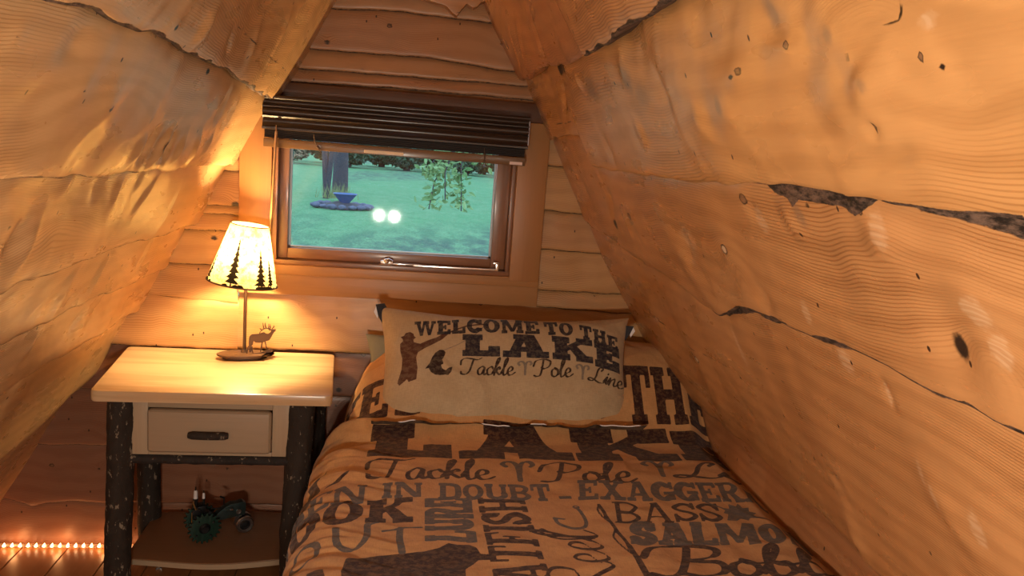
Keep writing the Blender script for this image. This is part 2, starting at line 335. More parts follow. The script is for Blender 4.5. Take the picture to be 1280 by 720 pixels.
# measured outlines: u = depth along the wall, v = distance down the slope; gable boards as (x, z)
K = {
 'RS': [[[0.187,0.636],[-0.264,0.656],[-0.448,0.647],[-0.662,0.668],[-0.897,0.669],[-0.933,0.674],[-1.074,0.672],[-1.201,0.662],[-1.343,0.662],[-1.388,0.664]],[[0.251,0.869],[0.048,0.845],[-0.401,0.838],[-0.514,0.847],[-0.395,0.921],[-0.606,0.938],[-0.815,0.936],[-1.001,0.936],[-1.197,0.936],[-1.402,0.926],[-1.556,0.928],[-1.689,0.934],[-1.79,0.936],[-1.863,0.938]],[[0.308,1.085],[0.164,1.095],[-0.098,1.155],[-0.247,1.164],[-0.527,1.203],[-0.687,1.196],[-0.772,1.211],[-0.865,1.235],[-0.966,1.242],[-0.993,1.239],[-1.099,1.2],[-1.171,1.186],[-1.254,1.182],[-1.308,1.179],[-1.387,1.179],[-1.467,1.174],[-1.563,1.175],[-1.644,1.184],[-1.695,1.183],[-1.733,1.188],[-1.771,1.186]],[[0.256,1.551],[0.232,1.664],[0.129,1.717],[-0.115,1.752],[-0.305,1.716],[-0.491,1.702],[-0.727,1.682],[-0.839,1.699],[-1.067,1.687],[-1.251,1.716]]],
 'LS': [[[-0.092,0.784],[-0.387,0.775],[-0.631,0.763],[-0.788,0.758],[-0.976,0.76],[-1.165,0.756],[-1.219,0.761],[-1.304,0.761],[-1.38,0.758],[-1.46,0.768],[-1.49,0.773]],[[-0.266,1.014],[-0.318,1.013],[-0.792,1.013],[-0.909,1.015],[-1.108,1.01],[-1.25,1.007],[-1.335,1.009]],[[-0.164,1.228],[-0.499,1.224],[-0.695,1.223],[-0.865,1.228],[-1.071,1.228],[-1.106,1.238]],[[-0.161,1.393],[-0.49,1.385],[-0.772,1.382],[-0.959,1.386]],[[-0.296,1.551],[-0.584,1.556],[-0.738,1.565],[-0.752,1.592]],[[-0.232,1.758],[-0.248,1.852],[-0.345,1.879],[-0.454,1.891]]],
 'RR': [[-1.056,0.684,-0.994,0.745,0.002,0.012],[-0.969,0.807,-0.985,0.885,0.005,0.02],[-1.179,0.725,-1.184,0.834,-0.005,0.02],[-1.303,0.793,-1.319,0.869,0.006,0.025],[-0.654,0.837,-0.69,0.922,-0.004,0.02],[-0.664,0.68,-0.678,0.745,0.004,0.015],[-0.524,0.652,-0.324,0.815,-0.005,0.02],[-1.716,0.844,-1.715,0.873,-0.006,0.012],[-1.721,0.868,-1.728,0.903,-0.008,0.04],[-1.724,0.79,-1.747,0.827,0.008,0.03],[-1.591,0.705,-1.582,0.763,-0.007,0.03],[-1.685,0.773,-1.657,0.874,0.007,0.05],[-1.455,0.741,-1.415,0.896,0.008,0.06],[-1.843,0.782,-1.831,0.912,-0.008,0.08],[-0.504,0.973,-0.396,1.118,-0.005,0.018],[-0.566,1.036,-0.535,1.136,0.005,0.015],[-0.847,1.038,-0.982,1.209,0.008,0.04],[-0.964,1.042,-0.955,1.148,-0.005,0.02],[-1.349,0.953,-1.343,0.998,-0.004,0.015],[-1.447,0.943,-1.465,1.024,0.007,0.02],[-1.246,1.114,-1.269,1.174,-0.008,0.025],[-1.647,0.954,-1.672,1.011,0.009,0.04],[-1.522,0.981,-1.46,1.134,-0.008,0.05],[-1.767,0.972,-1.775,1.072,0.008,0.07],[-1.523,1.2,-1.532,1.261,-0.004,0.01],[-1.541,1.307,-1.615,1.467,0.006,0.03],[-1.266,1.214,-1.221,1.388,-0.005,0.04],[-1.691,1.281,-1.717,1.331,-0.008,0.08],[-1.238,1.481,-1.249,1.544,-0.004,0.02],[-1.208,1.549,-1.234,1.695,0.006,0.04],[-0.613,1.466,-0.686,1.655,0.005,0.05],[-0.459,0.497,-0.271,0.669,0.004,0.012],[-0.597,0.514,-0.486,0.669,-0.005,0.012],[-0.324,0.493,-0.164,0.646,-0.004,0.01]],
 'LR': [[-0.77,0.887,-0.792,1.013,0.012,0.016],[-0.856,0.897,-0.853,1.012,-0.009,0.016],[-0.916,0.91,-0.908,1.008,0.007,0.02],[-0.687,0.913,-0.668,1.003,0.009,0.012],[-0.763,0.912,-0.723,1.002,-0.007,0.012],[-0.599,0.897,-0.511,1.006,0.008,0.012],[-0.446,0.905,-0.425,0.994,0.007,0.012],[-0.39,0.784,-0.334,0.934,0.006,0.014],[-0.525,0.815,-0.504,0.903,-0.005,0.012],[-0.533,0.761,-0.482,0.913,-0.005,0.014],[-0.988,0.658,-0.985,0.755,0.009,0.02],[-0.828,0.672,-0.722,0.743,-0.004,0.012],[-0.649,0.621,-0.564,0.732,0.005,0.015],[-0.512,0.55,-0.378,0.731,0.005,0.012],[-1.339,0.774,-1.323,0.844,-0.006,0.03],[-1.205,0.789,-1.112,0.969,0.005,0.04],[-1.382,0.851,-1.337,0.968,-0.006,0.05],[-1.07,1.016,-1.053,1.074,0.005,0.02],[-0.948,1.031,-0.902,1.097,-0.004,0.015],[-0.841,1.019,-0.82,1.124,0.006,0.016],[-0.73,1.009,-0.714,1.084,-0.005,0.014],[-1.107,1.089,-1.118,1.205,0.009,0.02],[-1.153,1.086,-1.163,1.181,-0.008,0.02],[-0.609,1.023,-0.656,1.158,0.006,0.014],[-0.753,1.246,-0.793,1.367,0.005,0.02],[-0.599,1.23,-0.605,1.361,0.005,0.016],[-0.777,1.381,-0.783,1.5,0.006,0.02],[-0.542,1.409,-0.568,1.494,-0.004,0.015],[-0.305,1.236,-0.325,1.361,0.004,0.012],[-0.367,1.068,-0.412,1.21,0.004,0.012]],
 'RK': [[-1.804,0.799,0.0059,0.0086,1],[-1.821,0.811,0.0037,0.0039,0],[-1.484,0.774,0.0156,0.0078,1],[-1.463,0.779,0.0093,0.004,0],[-1.719,0.856,0.005,0.0132,1],[-1.331,0.96,0.0162,0.0146,1],[-1.489,0.936,0.0143,0.0136,0],[-1.641,0.95,0.0087,0.0099,1],[-1.518,0.956,0.0057,0.0041,0],[-1.175,1.064,0.0191,0.0156,2],[-0.602,1.059,0.0196,0.0159,1],[-0.417,1.099,0.0151,0.0154,0],[-1.711,1.106,0.011,0.0181,4],[-0.633,1.457,0.0219,0.0151,2],[-1.248,1.502,0.008,0.0094,2],[-1.225,1.668,0.0056,0.0134,2],[-0.482,0.67,0.0565,0.0174,4],[-0.559,0.672,0.0261,0.013,0],[-1.606,0.76,0.0102,0.0084,1],[-1.59,0.723,0.0158,0.0211,5],[-1.689,0.761,0.0096,0.0106,5],[-1.734,0.811,0.0073,0.0088,5],[-1.715,0.785,0.0051,0.0045,0],[-1.441,1.181,0.0055,0.0061,0],[-1.443,1.206,0.0198,0.0244,3],[-0.978,1.328,0.0099,0.0593,3],[-1.525,1.232,0.006,0.0254,3],[-1.548,1.342,0.0067,0.0261,3],[-1.564,1.372,0.0076,0.0285,3],[-1.63,1.384,0.0132,0.0339,3],[-1.665,0.971,0.0162,0.0265,3],[-1.36,0.992,0.0175,0.0264,3],[-0.982,1.074,0.0413,0.0404,3],[-1.764,1.049,0.0218,0.0214,3],[-1.488,0.973,0.012,0.0212,5],[-0.752,0.734,0.0561,0.0338,5],[-1.07,0.777,0.0366,0.025,5],[-1.021,0.742,0.0297,0.0356,5],[-1.4,0.813,0.0131,0.0161,5],[-1.82,0.772,0.0131,0.0089,3],[-1.778,1.089,0.0168,0.0232,3],[-1.395,1.137,0.0125,0.0247,3]],
 'LK': [[-1.11,0.73,0.0072,0.0062,0],[-1.157,0.886,0.0061,0.0049,0],[-0.775,0.952,0.0152,0.0162,4],[-1.163,0.995,0.0055,0.0049,0],[-0.758,0.78,0.0118,0.008,0],[-0.945,0.897,0.0085,0.0086,5],[-1.209,1.104,0.0045,0.0048,0],[-1.259,0.866,0.0052,0.0033,0],[-0.766,1.197,0.0079,0.005,0],[-1.467,0.822,0.0035,0.0027,0]],
 'RB': [[[-1.402,0.926],[-1.44,0.937],[-1.473,0.938],[-1.48,0.951],[-1.501,0.939],[-1.548,0.942],[-1.601,0.94],[-1.624,0.949],[-1.645,0.94],[-1.678,0.935],[-1.689,0.934],[-1.557,0.927]],[[-1.692,0.933],[-1.727,0.938],[-1.769,0.943],[-1.815,0.952],[-1.857,0.963],[-1.867,0.936],[-1.79,0.936]],[[-0.973,1.248],[-1.105,1.193],[-1.176,1.18],[-1.257,1.178],[-1.31,1.175],[-1.309,1.184],[-1.243,1.197],[-1.16,1.199],[-1.047,1.23]]],
 'RC': [[[-1.008,1.328],[-1.095,1.336],[-1.174,1.344]],[[-1.798,0.747],[-1.792,0.764],[-1.784,0.767],[-1.762,0.768]],[[-0.945,0.575],[-0.938,0.617],[-0.926,0.664]],[[0.024,1.385],[-0.291,1.381],[-0.537,1.436],[-0.84,1.415]],[[-0.175,0.802],[-0.347,0.804],[-0.414,0.801]]],
 'LC': [[[-0.779,0.672],[-0.623,0.678],[-0.445,0.686],[-0.088,0.694]]],
 'B': [[[-0.224,1.71],[-0.045,1.721],[0.152,1.715]],[[-0.329,1.586],[-0.157,1.591],[0.058,1.594],[0.249,1.579]],[[-0.369,1.528],[-0.035,1.534],[0.287,1.537]],[[-0.377,1.49],[-0.034,1.497],[0.335,1.497]],[[-0.69,1.22],[-0.567,1.215],[-0.494,1.215]],[[-0.667,1.108],[-0.624,1.106],[-0.497,1.11]],[[-0.713,1.028],[-0.672,1.028],[-0.533,1.032]],[[-0.862,0.829],[-0.819,0.829],[-0.736,0.823],[-0.632,0.813],[-0.507,0.807]],[[-0.978,0.672],[-0.921,0.67],[-0.772,0.666],[-0.488,0.665],[-0.244,0.672],[-0.081,0.671]],[[-1.095,0.524],[-0.993,0.52],[-0.912,0.518]],[[-1.197,0.159],[-1.136,0.141],[-1.106,0.131],[-1.064,0.142],[-0.991,0.151],[-0.894,0.144]],[[0.434,1.162],[0.508,1.156]],[[0.437,1.035],[0.596,1.032]],[[0.44,0.902],[0.674,0.9]],[[0.442,0.846],[0.71,0.837]],[[-0.507,0.845],[-0.151,0.848],[0.104,0.842],[0.441,0.827]]],
}

# ================================================================== THE SETTING
M_SLAB_R = m_slab('slab_wood_right', (.55, .285, .115), (.34, .155, .055))
M_SLAB_L = m_slab('slab_wood_left', (.60, .37, .175), (.40, .22, .090))
M_BOARD = m_slab('board_wood_gable', (.56, .33, .145), (.40, .21, .080), rough=.38)

def fill_attrs(U, V, knots, cracks, barks, seed):
    A = {k: np.full(U.shape, 3.) for k in ('k_dark', 'k_ring', 'k_pale', 'k_grey')}
    A['k_light'] = np.zeros(U.shape)
    for (u, v, ru, rv, kind) in knots:
        ks = .62 if kind in (1, 2) else 1.
        r = np.hypot((U - u) / max(ru * ks, .003), (V - v) / max(rv * ks, .003))
        nm = {0: 'k_dark', 4: 'k_dark', 1: 'k_ring', 2: 'k_ring', 3: 'k_pale', 5: 'k_grey'}[kind]
        A[nm] = np.minimum(A[nm], np.minimum(r, 3))
        if kind == 2: A['k_light'] = np.where(r < 2.5, 1., A['k_light'])
    ck = np.full(U.shape, .05)
    for pl in cracks:
        for (a, b), (c, d) in zip(pl[:-1], pl[1:]):
            ck = np.minimum(ck, seg_d(U, V, a, b, c, d)[0])
    A['crack'] = ck
    bk = np.zeros(U.shape)
    for pl in barks:
        bk = np.maximum(bk, 1 - sst(-.004, .005, poly_sdf(U, V, pl)))
    A['bark'] = bk
    return A

def roof(side, seams, ridges, knots, cracks, barks, spec, seed, mat):
    """one sloping wall of wide live-edge slabs, lapped like siding; u = depth (y), v = distance down the slope"""
    sx = -1 if side == 'left' else 1
    swirls = [(-1.10, .885, .16, .055, .07), (-1.0, 1.12, .12, .05, .05)] if side == 'left' else [(-1.75, .75, .10, .05, .06), (-1.76, 1.10, .08, .05, .06), (-1.20, 1.09, .05, .05, .05)]
    nrm = np.array([-sx * SL, 0, -1]) / LS_
    dr = np.array([sx, 0, -SL]) / LS_
    us = np.concatenate([np.arange(YF - .1, -2.3, .06), np.arange(-2.3, .125, .0055)])
    lines = [np.zeros(len(us))]
    for k, s in enumerate(seams):
        p = np.array(sorted(s)); v = np.interp(us, p[:, 0], p[:, 1])
        v = v + .004 * vnoise(us * 18, us * 0, seed + k) + .012 * vnoise(us * 2.2, us * 0, seed + 9 + k) * sst(-1.75, -2.2, us)
        lines.append(v)
    lines.append(np.full(len(us), VMAX + .03))
    VV = []; FF = []; AT = {}; base = 0
    for k in range(len(lines) - 1):
        a, b = lines[k], lines[k + 1]; sp = spec[k]
        n = max(6, int(np.mean(b - a) / .006))
        t = np.linspace(0, 1, n)
        V = a[:, None] + (b - a)[:, None] * t[None]; U = np.repeat(us[:, None], n, 1); T = np.repeat(t[None], len(us), 0)
        W = (b - a)[:, None]
        h = sp['off'] + sp['lap'] * (T ** 1.4)
        # rounded live edge at the top and bottom of each slab
        h = h - sp.get('rt', .006) * np.exp(-(T * W) / .012) - sp.get('rb', .005) * np.exp(-((1 - T) * W) / .012)
        # carved, gently rolling surface
        big = .011 * fbm(U * 3.1, V * 2.3, seed + 31 * k, 2) + .005 * fbm(U * 8, V * 3, seed + 5 + 31 * k, 2)
        tool = (.0007 if side == 'right' else .0014) * vnoise(U * 34 + 3 * vnoise(V * 5, U * 0, seed + 3), V * 4.5, seed + 7 + k) * sst(-.35, .3, fbm(U * 2.5, V * 2.5, seed + 77, 2))
        h = h + big + tool
        for (u0, v0, u1, v1, amp, w) in ridges:
            d, tt = seg_d(U, V, u0, v0, u1, v1)
            h = h + (1. if side == 'right' else 1.1) * amp * np.exp(-(d / w) ** 2) * (.15 + .85 * sst(0, .45, tt) * sst(1, .6, tt))
        bulge = np.zeros(U.shape)
        for (u, v, ru, rv, kind) in knots:
            r2 = ((U - u) / (ru * 2.2 + .008)) ** 2 + ((V - v) / (rv * 2.2 + .012)) ** 2
            bulge += {0: .002, 1: .004, 2: .004, 3: .0, 4: -.009, 5: .003}[kind] * np.exp(-r2)
        h = h + bulge
        if 'fn' in sp: h = h + sp['fn'](U, V)
        grain = V + 2.8 * big + 1.5 * (h - sp['off'] - sp['lap'] * T ** 1.4 - big) + .02 * fbm(U * 1.5, V * 4, seed + 50 + k, 2) + k * .37
        for (u, v, ru, rv, am) in (swirls): grain = grain + am * np.exp(-((U - u) / ru) ** 2 - ((V - v) / rv) ** 2)
        A = fill_attrs(U, V, knots, cracks, barks, seed)
        lip = sp.get('lip', 0.)       # bark left on the lower edge
        lipw = lip(us)[:, None] if callable(lip) else np.full((len(us), 1), lip)
        edge = (1 - T) * W
        A['bark'] = np.maximum(A['bark'], lipw * (1 - sst(.35, 1., edge / (.002 + .009 * (vnoise(U * 30, U * 0, seed + 4) * .5 + .5)))))
        top = sp.get('toplip', 0.)
        topw = top(us)[:, None] if callable(top) else np.full((len(us), 1), top)
        A['bark'] = np.maximum(A['bark'], topw * (1 - sst(.35, 1., (T * W) / (.005 + .012 * (vnoise(U * 22, U * 0, seed + 8) * .5 + .5)))))
        # lower edge turns back under itself
        ext = [(0.0015, -.003), (.0015, -.009), (0., -.02), (-.004, -.10)]
        V = np.concatenate([V] + [V[:, -1:] + e[0] for e in ext], 1); U = np.concatenate([U] + [U[:, -1:]] * 4, 1)
        hb = h[:, -1:]
        h = np.concatenate([h] + [hb + e[1] for e in ext], 1)
        grain = np.concatenate([grain] + [grain[:, -1:] - e[1] for e in ext], 1)
        for kk in A: A[kk] = np.concatenate([A[kk]] + [A[kk][:, -1:]] * 4, 1)
        V = np.concatenate([V[:, :1] - .035, V], 1); U = np.concatenate([U[:, :1], U], 1); h = np.concatenate([h[:, :1] - .03, h], 1)
        grain = np.concatenate([grain[:, :1], grain], 1)
        for kk in A: A[kk] = np.concatenate([A[kk][:, :1], A[kk]], 1)
        under_bark = np.where(lipw > .5, 1., .25)
        A['bark'][:, -3:] = np.maximum(A['bark'][:, -3:], under_bark * .62)
        P = np.zeros(U.shape + (3,)); P[..., 1] = U; P[..., 2] = AP
        P += V[..., None] * dr + h[..., None] * nrm
        A['grain'] = grain; A['tone'] = np.full(U.shape, sp.get('tone', 1.)) + (sp['tfn'](U, V) if 'tfn' in sp else 0)
        A['wc'] = np.stack([U, V, np.full(U.shape, k * 3.7 + seed)], -1)
        m = U.shape[1]
        f = grid_faces(len(us), m) + base
        if side == 'left': f = f[:, ::-1]
        VV.append(P.reshape(-1, 3)); FF.append(f); base += P.shape[0] * P.shape[1]
        for kk, vv in A.items(): AT.setdefault(kk, []).append(vv.reshape(-1, 3) if kk == 'wc' else vv.ravel())
    o = raw_mesh('wall_' + side, np.concatenate(VV), np.concatenate(FF), mat, attrs={k: np.concatenate(v) for k, v in AT.items()})
    struct(o); o['label'] = 'sloping %s wall of wide varnished live-edge wood slabs' % side
    return o

# the boards butt against each other at a step in these slabs
def r_butt(U, V): return .016 * sst(-.915, -.925, U + .25 * (V - .66)) * sst(.35, .5, V)
def r_butt2(U, V): return -.010 * sst(-.46, -.45, U)
RSPEC = [dict(off=-.002, lap=.016, fn=r_butt, lip=lambda u: (u < -.92) * 1., tone=.98, tfn=lambda U, V: -.10 * sst(-.93, -.915, U)),
         dict(off=-.008, lap=.018, fn=r_butt2, tone=1.06, rb=.003),
         dict(off=-.008, lap=.016, lip=lambda u: (u < -.95) * 1., tone=.98),
         dict(off=-.008, lap=.016, toplip=lambda u: (u < -.95) * .8, tone=.97, lip=.56, fn=lambda U, V: .010 * sst(1.25, 1.55, V) * vnoise(U * 3 + 4, V * 0, 5)),
         dict(off=-.018, lap=.0, tone=.82, fn=lambda U, V: .060 * sst(1.715, 1.86, V))]  # lowest slab: shade of its downward face is put into the tone
LSPEC = [dict(off=-.004, lap=.013, lip=1., tone=1.0),
         dict(off=-.008, lap=.016, toplip=lambda u: (u < -.6) * .45, lip=lambda u: (u < -.75) * .6, tone=1.),
         dict(off=-.012, lap=.020, tone=.98, lip=.62),
         dict(off=-.010, lap=.019, tone=1.02, lip=.6),
         dict(off=-.010, lap=.018, tone=1., lip=.6),
         dict(off=-.008, lap=.016, tone=1.02),
         dict(off=-.024, lap=.0, tone=.95)]
RSE = [K['RS'][0], [[.3, .846]] + K['RS'][1][1:3] + [[-.445, .840], [-.46, .922]] + K['RS'][1][5:], K['RS'][2],
       [[.3, 1.76], [-.115, 1.752], [-.305, 1.716]] + K['RS'][3][5:] + [[-1.6, 1.73], [-2.2, 1.72]]]
RB = [[[u, v + (.010 if v > .9365 and v < 1. else .0)] for u, v in p] for p in K['RB']]
wall_right = roof('right', RSE, K['RR'], K['RK'], K['RC'], RB, RSPEC, 11, M_SLAB_R)
LSE = [K['LS'][0], K['LS'][1], K['LS'][2], K['LS'][3] + [[-1.6, 1.395]], K['LS'][4][:3] + [[-1.5, 1.57]], [[.1, 1.79]] + K['LS'][5][1:] + [[-1.4, 1.87]]]
wall_left = roof('left', LSE, K['LR'], K['LK'], K['LC'], [], LSPEC, 23, M_SLAB_L)

# ---- gable wall with the window: horizontal live-edge boards, split left / right / above the window casing
def gable(name, areas, mat, y0=0., face=-1):
    VV = []; FF = []; AT = {}; base = 0
    for ai, (xa, xb, seams, toff) in enumerate(areas):
        area_tone = [1, 1, 1, .95, .52, .78][ai]     # the boards below the table and up in the peak have a darker tone
        xs = np.arange(xa, xb + 1e-6, .008)
        ls = [np.interp(xs, *np.array(sorted(s)).T) + .0016 * vnoise(xs * 30, xs * 0, 60 + i + ai) for i, s in enumerate(seams)]
        for k in range(len(ls) - 1):
            hi, lo = ls[k], ls[k + 1]
            if np.min(hi - lo) < .003: lo = np.minimum(lo, hi - .003)
            n = max(4, int(np.mean(hi - lo) / .008)); t = np.linspace(0, 1, n)
            Z = hi[:, None] + (lo - hi)[:, None] * t; X = np.repeat(xs[:, None], n, 1); T = np.repeat(t[None], len(xs), 0)
            W = (hi - lo)[:, None]
            big = .004 * fbm(X * 4, Z * 5, 90 + k, 2) + .0015 * fbm(X * 14, Z * 9, 91 + k, 2)
            h = -.006 + .010 * T + big + toff - .004 * np.exp(-(T * W) / .006) - .003 * np.exp(-((1 - T) * W) / .006)
            kn = []
            rs = random.Random(100 * ai + k)
            for q in range(max(1, int((xb - xa) * 4))):
                r_ = rs.uniform(.004, .011)
                kn.append((rs.uniform(xa, xb), float(np.mean(lo)) + rs.random() * float(np.mean(hi - lo)), r_ * 1.4, r_, rs.choice([0, 1, 5, 1])))
            A = fill_attrs(X, Z, kn, [], [], 1)
            A['bark'] = np.maximum(A['bark'], .58 * (1 - sst(.3, 1., ((1 - T) * W) / (.0015 + .004 * (vnoise(X * 25, X * 0, 44 + k) * .5 + .5)))))
            bul = 0
            for (u, v, ru, rv, kd) in kn: bul = bul + .006 * np.exp(-((X - u) / (ru * 2.5)) ** 2 - ((Z - v) / (rv * 2.5)) ** 2)
            grain = Z + 6 * big + 3 * bul + .02 * fbm(X * 2, Z * 5, 70 + k, 2) + k * .31 + ai
            ext = [(-.001, -.003), (0, -.012), (.004, -.04)]
            Z = np.concatenate([Z] + [Z[:, -1:] + e[0] for e in ext], 1); X = np.concatenate([X] + [X[:, -1:]] * 3, 1)
            h = np.concatenate([h] + [h[:, -1:] + e[1] for e in ext], 1); grain = np.concatenate([grain] + [grain[:, -1:]] * 3, 1)
            for kk in A: A[kk] = np.concatenate([A[kk]] + [A[kk][:, -1:]] * 3, 1)
            A['bark'][:, -2:] = np.maximum(A['bark'][:, -2:], .6)
            Z = np.concatenate([Z[:, :1] + .022, Z], 1); X = np.concatenate([X[:, :1], X], 1); h = np.concatenate([h[:, :1] - .022, h], 1); grain = np.concatenate([grain[:, :1], grain], 1)
            for kk in A: A[kk] = np.concatenate([A[kk][:, :1], A[kk]], 1)
            # the ends of the boards stop under the roof
            ok = np.abs(X) < (AP + .16 - Z) / SL
            P = np.stack([X, y0 + face * h, Z], -1)
            A['grain'] = grain; A['tone'] = np.full(X.shape, [1., 1.05, .95, 1.02, .98, 1.06][(k + 2 * ai) % 6] * area_tone)
            A['wc'] = np.stack([X, Z, np.full(X.shape, k * 2.3 + 40 * ai)], -1)
            m = X.shape[1]; f = grid_faces(len(xs), m); okf = ok.ravel()[f].any(1)
            f = f[okf] + base
            VV.append(P.reshape(-1, 3)); FF.append(f); base += X.size
            for kk, vv in A.items(): AT.setdefault(kk, []).append(vv.reshape(-1, 3) if kk == 'wc' else vv.ravel())
    return struct(raw_mesh(name, np.concatenate(VV), np.concatenate(FF), mat, attrs={k: np.concatenate(v) for k, v in AT.items()}))

def flat(z, a=-1.3, b=1.3): return [[a, z], [b, z]]
B = K['B']
WL, WR = -.400, .340          # window opening between the casings
XL, XR = -.494, .436          # outer edges of the casing boards
left_area = [flat(1.50), flat(1.33), B[4], B[5], flat(1.085), B[6], flat(.935), flat(.80) if False else B[7], flat(.80)]
full_low = [flat(.80), B[8], B[9], flat(.335), B[10], flat(-.02)]
areas = [(-.80, XL + .004, [flat(1.5), flat(1.32), B[4], B[5], flat(1.083), B[6], flat(.925), B[7]], 0.),
         (-1.3, XL + .004, [B[7], B[8]], .012),
         (XL - .0, .448, [flat(.86), flat(.665)], .0),
         (XR - .004, .90, [flat(1.5), flat(1.30), B[11], B[12], B[13], B[14], flat(.665)], 0.),
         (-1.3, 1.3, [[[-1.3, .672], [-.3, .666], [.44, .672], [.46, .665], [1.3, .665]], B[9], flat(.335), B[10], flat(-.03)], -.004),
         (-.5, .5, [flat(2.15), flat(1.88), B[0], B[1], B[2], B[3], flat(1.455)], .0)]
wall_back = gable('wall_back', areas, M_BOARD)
wall_back['label'] = 'gable end wall of horizontal knotty pine boards around the window'

# ---- gable wall behind the viewer, floor
M_FLOOR = m_wood('floor_pine', (.36, .15, .05), (.22, .08, .03), 'y', .02, .35, .6)
mb = MB()
rs = random.Random(3)
x = -1.4
while x < 1.4:
    w = .135
    mb.box(x, YF, -.03, x + w - .003, .03, .0 + rs.uniform(-.0008, .0), .0015, seg=1); x += w
mb.box(-1.42, YF, -.06, 1.42, .05, -.028)
struct(mb.build('floor', M_FLOOR))['label'] = 'orange brown plank floor running towards the gable wall'
mb = MB(); z = 0
while z < 2.2:
    hw = (AP + .05 - z) / SL; hw2 = max(.0, (AP + .05 - z - .2) / SL)
    mb.prism([(-hw, z), (hw, z), (hw2, z + .197), (-hw2, z + .197)], .04, Matrix.Translation((0, YF, 0)) @ Matrix.Rotation(PI / 2, 4, 'X'))
    z += .2
struct(mb.build('wall_front', m_wood('front_pine', (.58, .31, .12), (.42, .2, .07), 'x', .015)))
# live-edge board fixed across the top of the gable
pts = [(-.33, 1.735), (-.3, 1.716), (-.277, 1.705), (-.262, 1.712), (-.25, 1.737), (-.18, 1.752), (-.10, 1.757), (-.012, 1.763), (.03, 1.752), (.061, 1.745), (.08, 1.742), (.092, 1.737), (.108, 1.722), (.123, 1.715), (.135, 1.735), (.149, 1.752), (.160, 1.746), (.169, 1.743), (.18, 1.747), (.19, 1.760), (.25, 1.78), (.14, 1.97), (-.14, 1.97), (-.25, 1.8)]
mb = MB(); mb.prism([(p[0], p[1]) for p in pts], .045, Matrix.Translation((0, -.012, 0)) @ Matrix.Rotation(PI / 2, 4, 'X'), .004)
struct(mb.build('trim_1', m_wood('collar_pine', (.50, .25, .09), (.3, .13, .05), 'x', .02, knots=True)))['label'] = 'live-edge wood board across the peak of the gable'

# ---- window
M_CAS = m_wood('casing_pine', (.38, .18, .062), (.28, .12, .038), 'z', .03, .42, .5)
M_CASX = m_wood('apron_pine', (.40, .20, .075), (.28, .125, .04), 'x', .03, .42, .6)
M_SASH = m_wood('sash_fir', (.26, .115, .055), (.14, .06, .03), 'x', .02, .35, .6, coat=.2)
M_SASHZ = m_wood('sash_fir_upright', (.26, .115, .055), (.14, .06, .03), 'z', .02, .35, .6, coat=.2)
M_CHROME = m_plain('bright_steel', (.8, .8, .8), .22, 1.)
M_ALU = m_plain('grey_aluminium_edge', (.32, .33, .35), .4, .6)
win = bpy.data.objects.new('window_1', None); COL.objects.link(win); win.location = (-.03, 0, .945); struct(win)
win['label'] = 'small wood framed window looking out on a green lawn'
def wpart(mb, name, m): return under(mb.build(name, m), win)
wpart(MB().box(XL, -.024, .862, WL, .02, 1.428, .004), 'side_casing', M_CAS)
wpart(MB().box(WR, -.026, .928, XR, .02, 1.428, .004), 'side_casing', M_CAS)
wpart(MB().box(XL, -.022, 1.428, XR, .015, 1.487, .004), 'head_casing', m_wood('head_casing_shaded', (.10, .04, .018), (.07, .028, .012), 'x', .02))  # the shade above the blind is put into this casing's dark colour
ap = MB().box(XL + .002, -.020, .848, XR + .002, .02, .912, .004).box(XL + .002, -.024, .911, XR + .002, .02, .942, .003)
wpart(ap, 'apron', M_CASX)
# jamb lining: four boards of the frame
j = MB().box(WL, -.010, .945, WL + .016, .115, 1.45, .002).box(WR - .012, -.010, .945, WR, .115, 1.45, .002)
wpart(j, 'jamb', M_SASHZ)
j = MB().box(WL, -.012, .940, WR, .115, .956, .002).box(WL, .0, 1.42, WR, .115, 1.45, .002)
wpart(j, 'sill', M_SASH)
# sash
s = MB().box(WL + .016, .020, .957, WL + .045, .062, 1.42, .003).box(WR - .058, .020, .957, WR - .013, .062, 1.42, .003)
wpart(s, 'sash_stile', M_SASHZ)
s = MB().box(WL + .045, .021, .957, WR - .058, .061, .990, .003).box(WL + .045, .021, 1.385, WR - .058, .061, 1.42, .003)
wpart(s, 'sash_rail', M_SASH)
gx0, gx1, gz0, gz1 = WL + .045, WR - .058, .990, 1.385
b = .005
s = MB().box(gx0, .046, gz0, gx0 + b, .056, gz1).box(gx1 - b, .046, gz0, gx1, .056, gz1).box(gx0, .046, gz0, gx1, .056, gz0 + b).box(gx0, .046, gz1 - b, gx1, .056, gz1)
wpart(s, 'glazing_bead', M_ALU)
t = NT('window_glass')
fr = t.n('ShaderNodeFresnel'); fr.inputs[0].default_value = 1.5
tr = t.n('ShaderNodeBsdfTransparent'); tr.inputs[0].default_value = (.93, .97, .97, 1)
gl = t.n('ShaderNodeBsdfGlossy'); gl.inputs['Roughness'].default_value = .03
mx = t.n('ShaderNodeMixShader'); t.put(mx.inputs[0], fr.outputs[0]); t.t.links.new(tr.outputs[0], mx.inputs[1]); t.t.links.new(gl.outputs[0], mx.inputs[2])
t.t.links.new(mx.outputs[0], t.out.inputs[0])
wpart(MB().box(gx0, .049, gz0, gx1, .053, gz1), 'glass_pane', t.m)
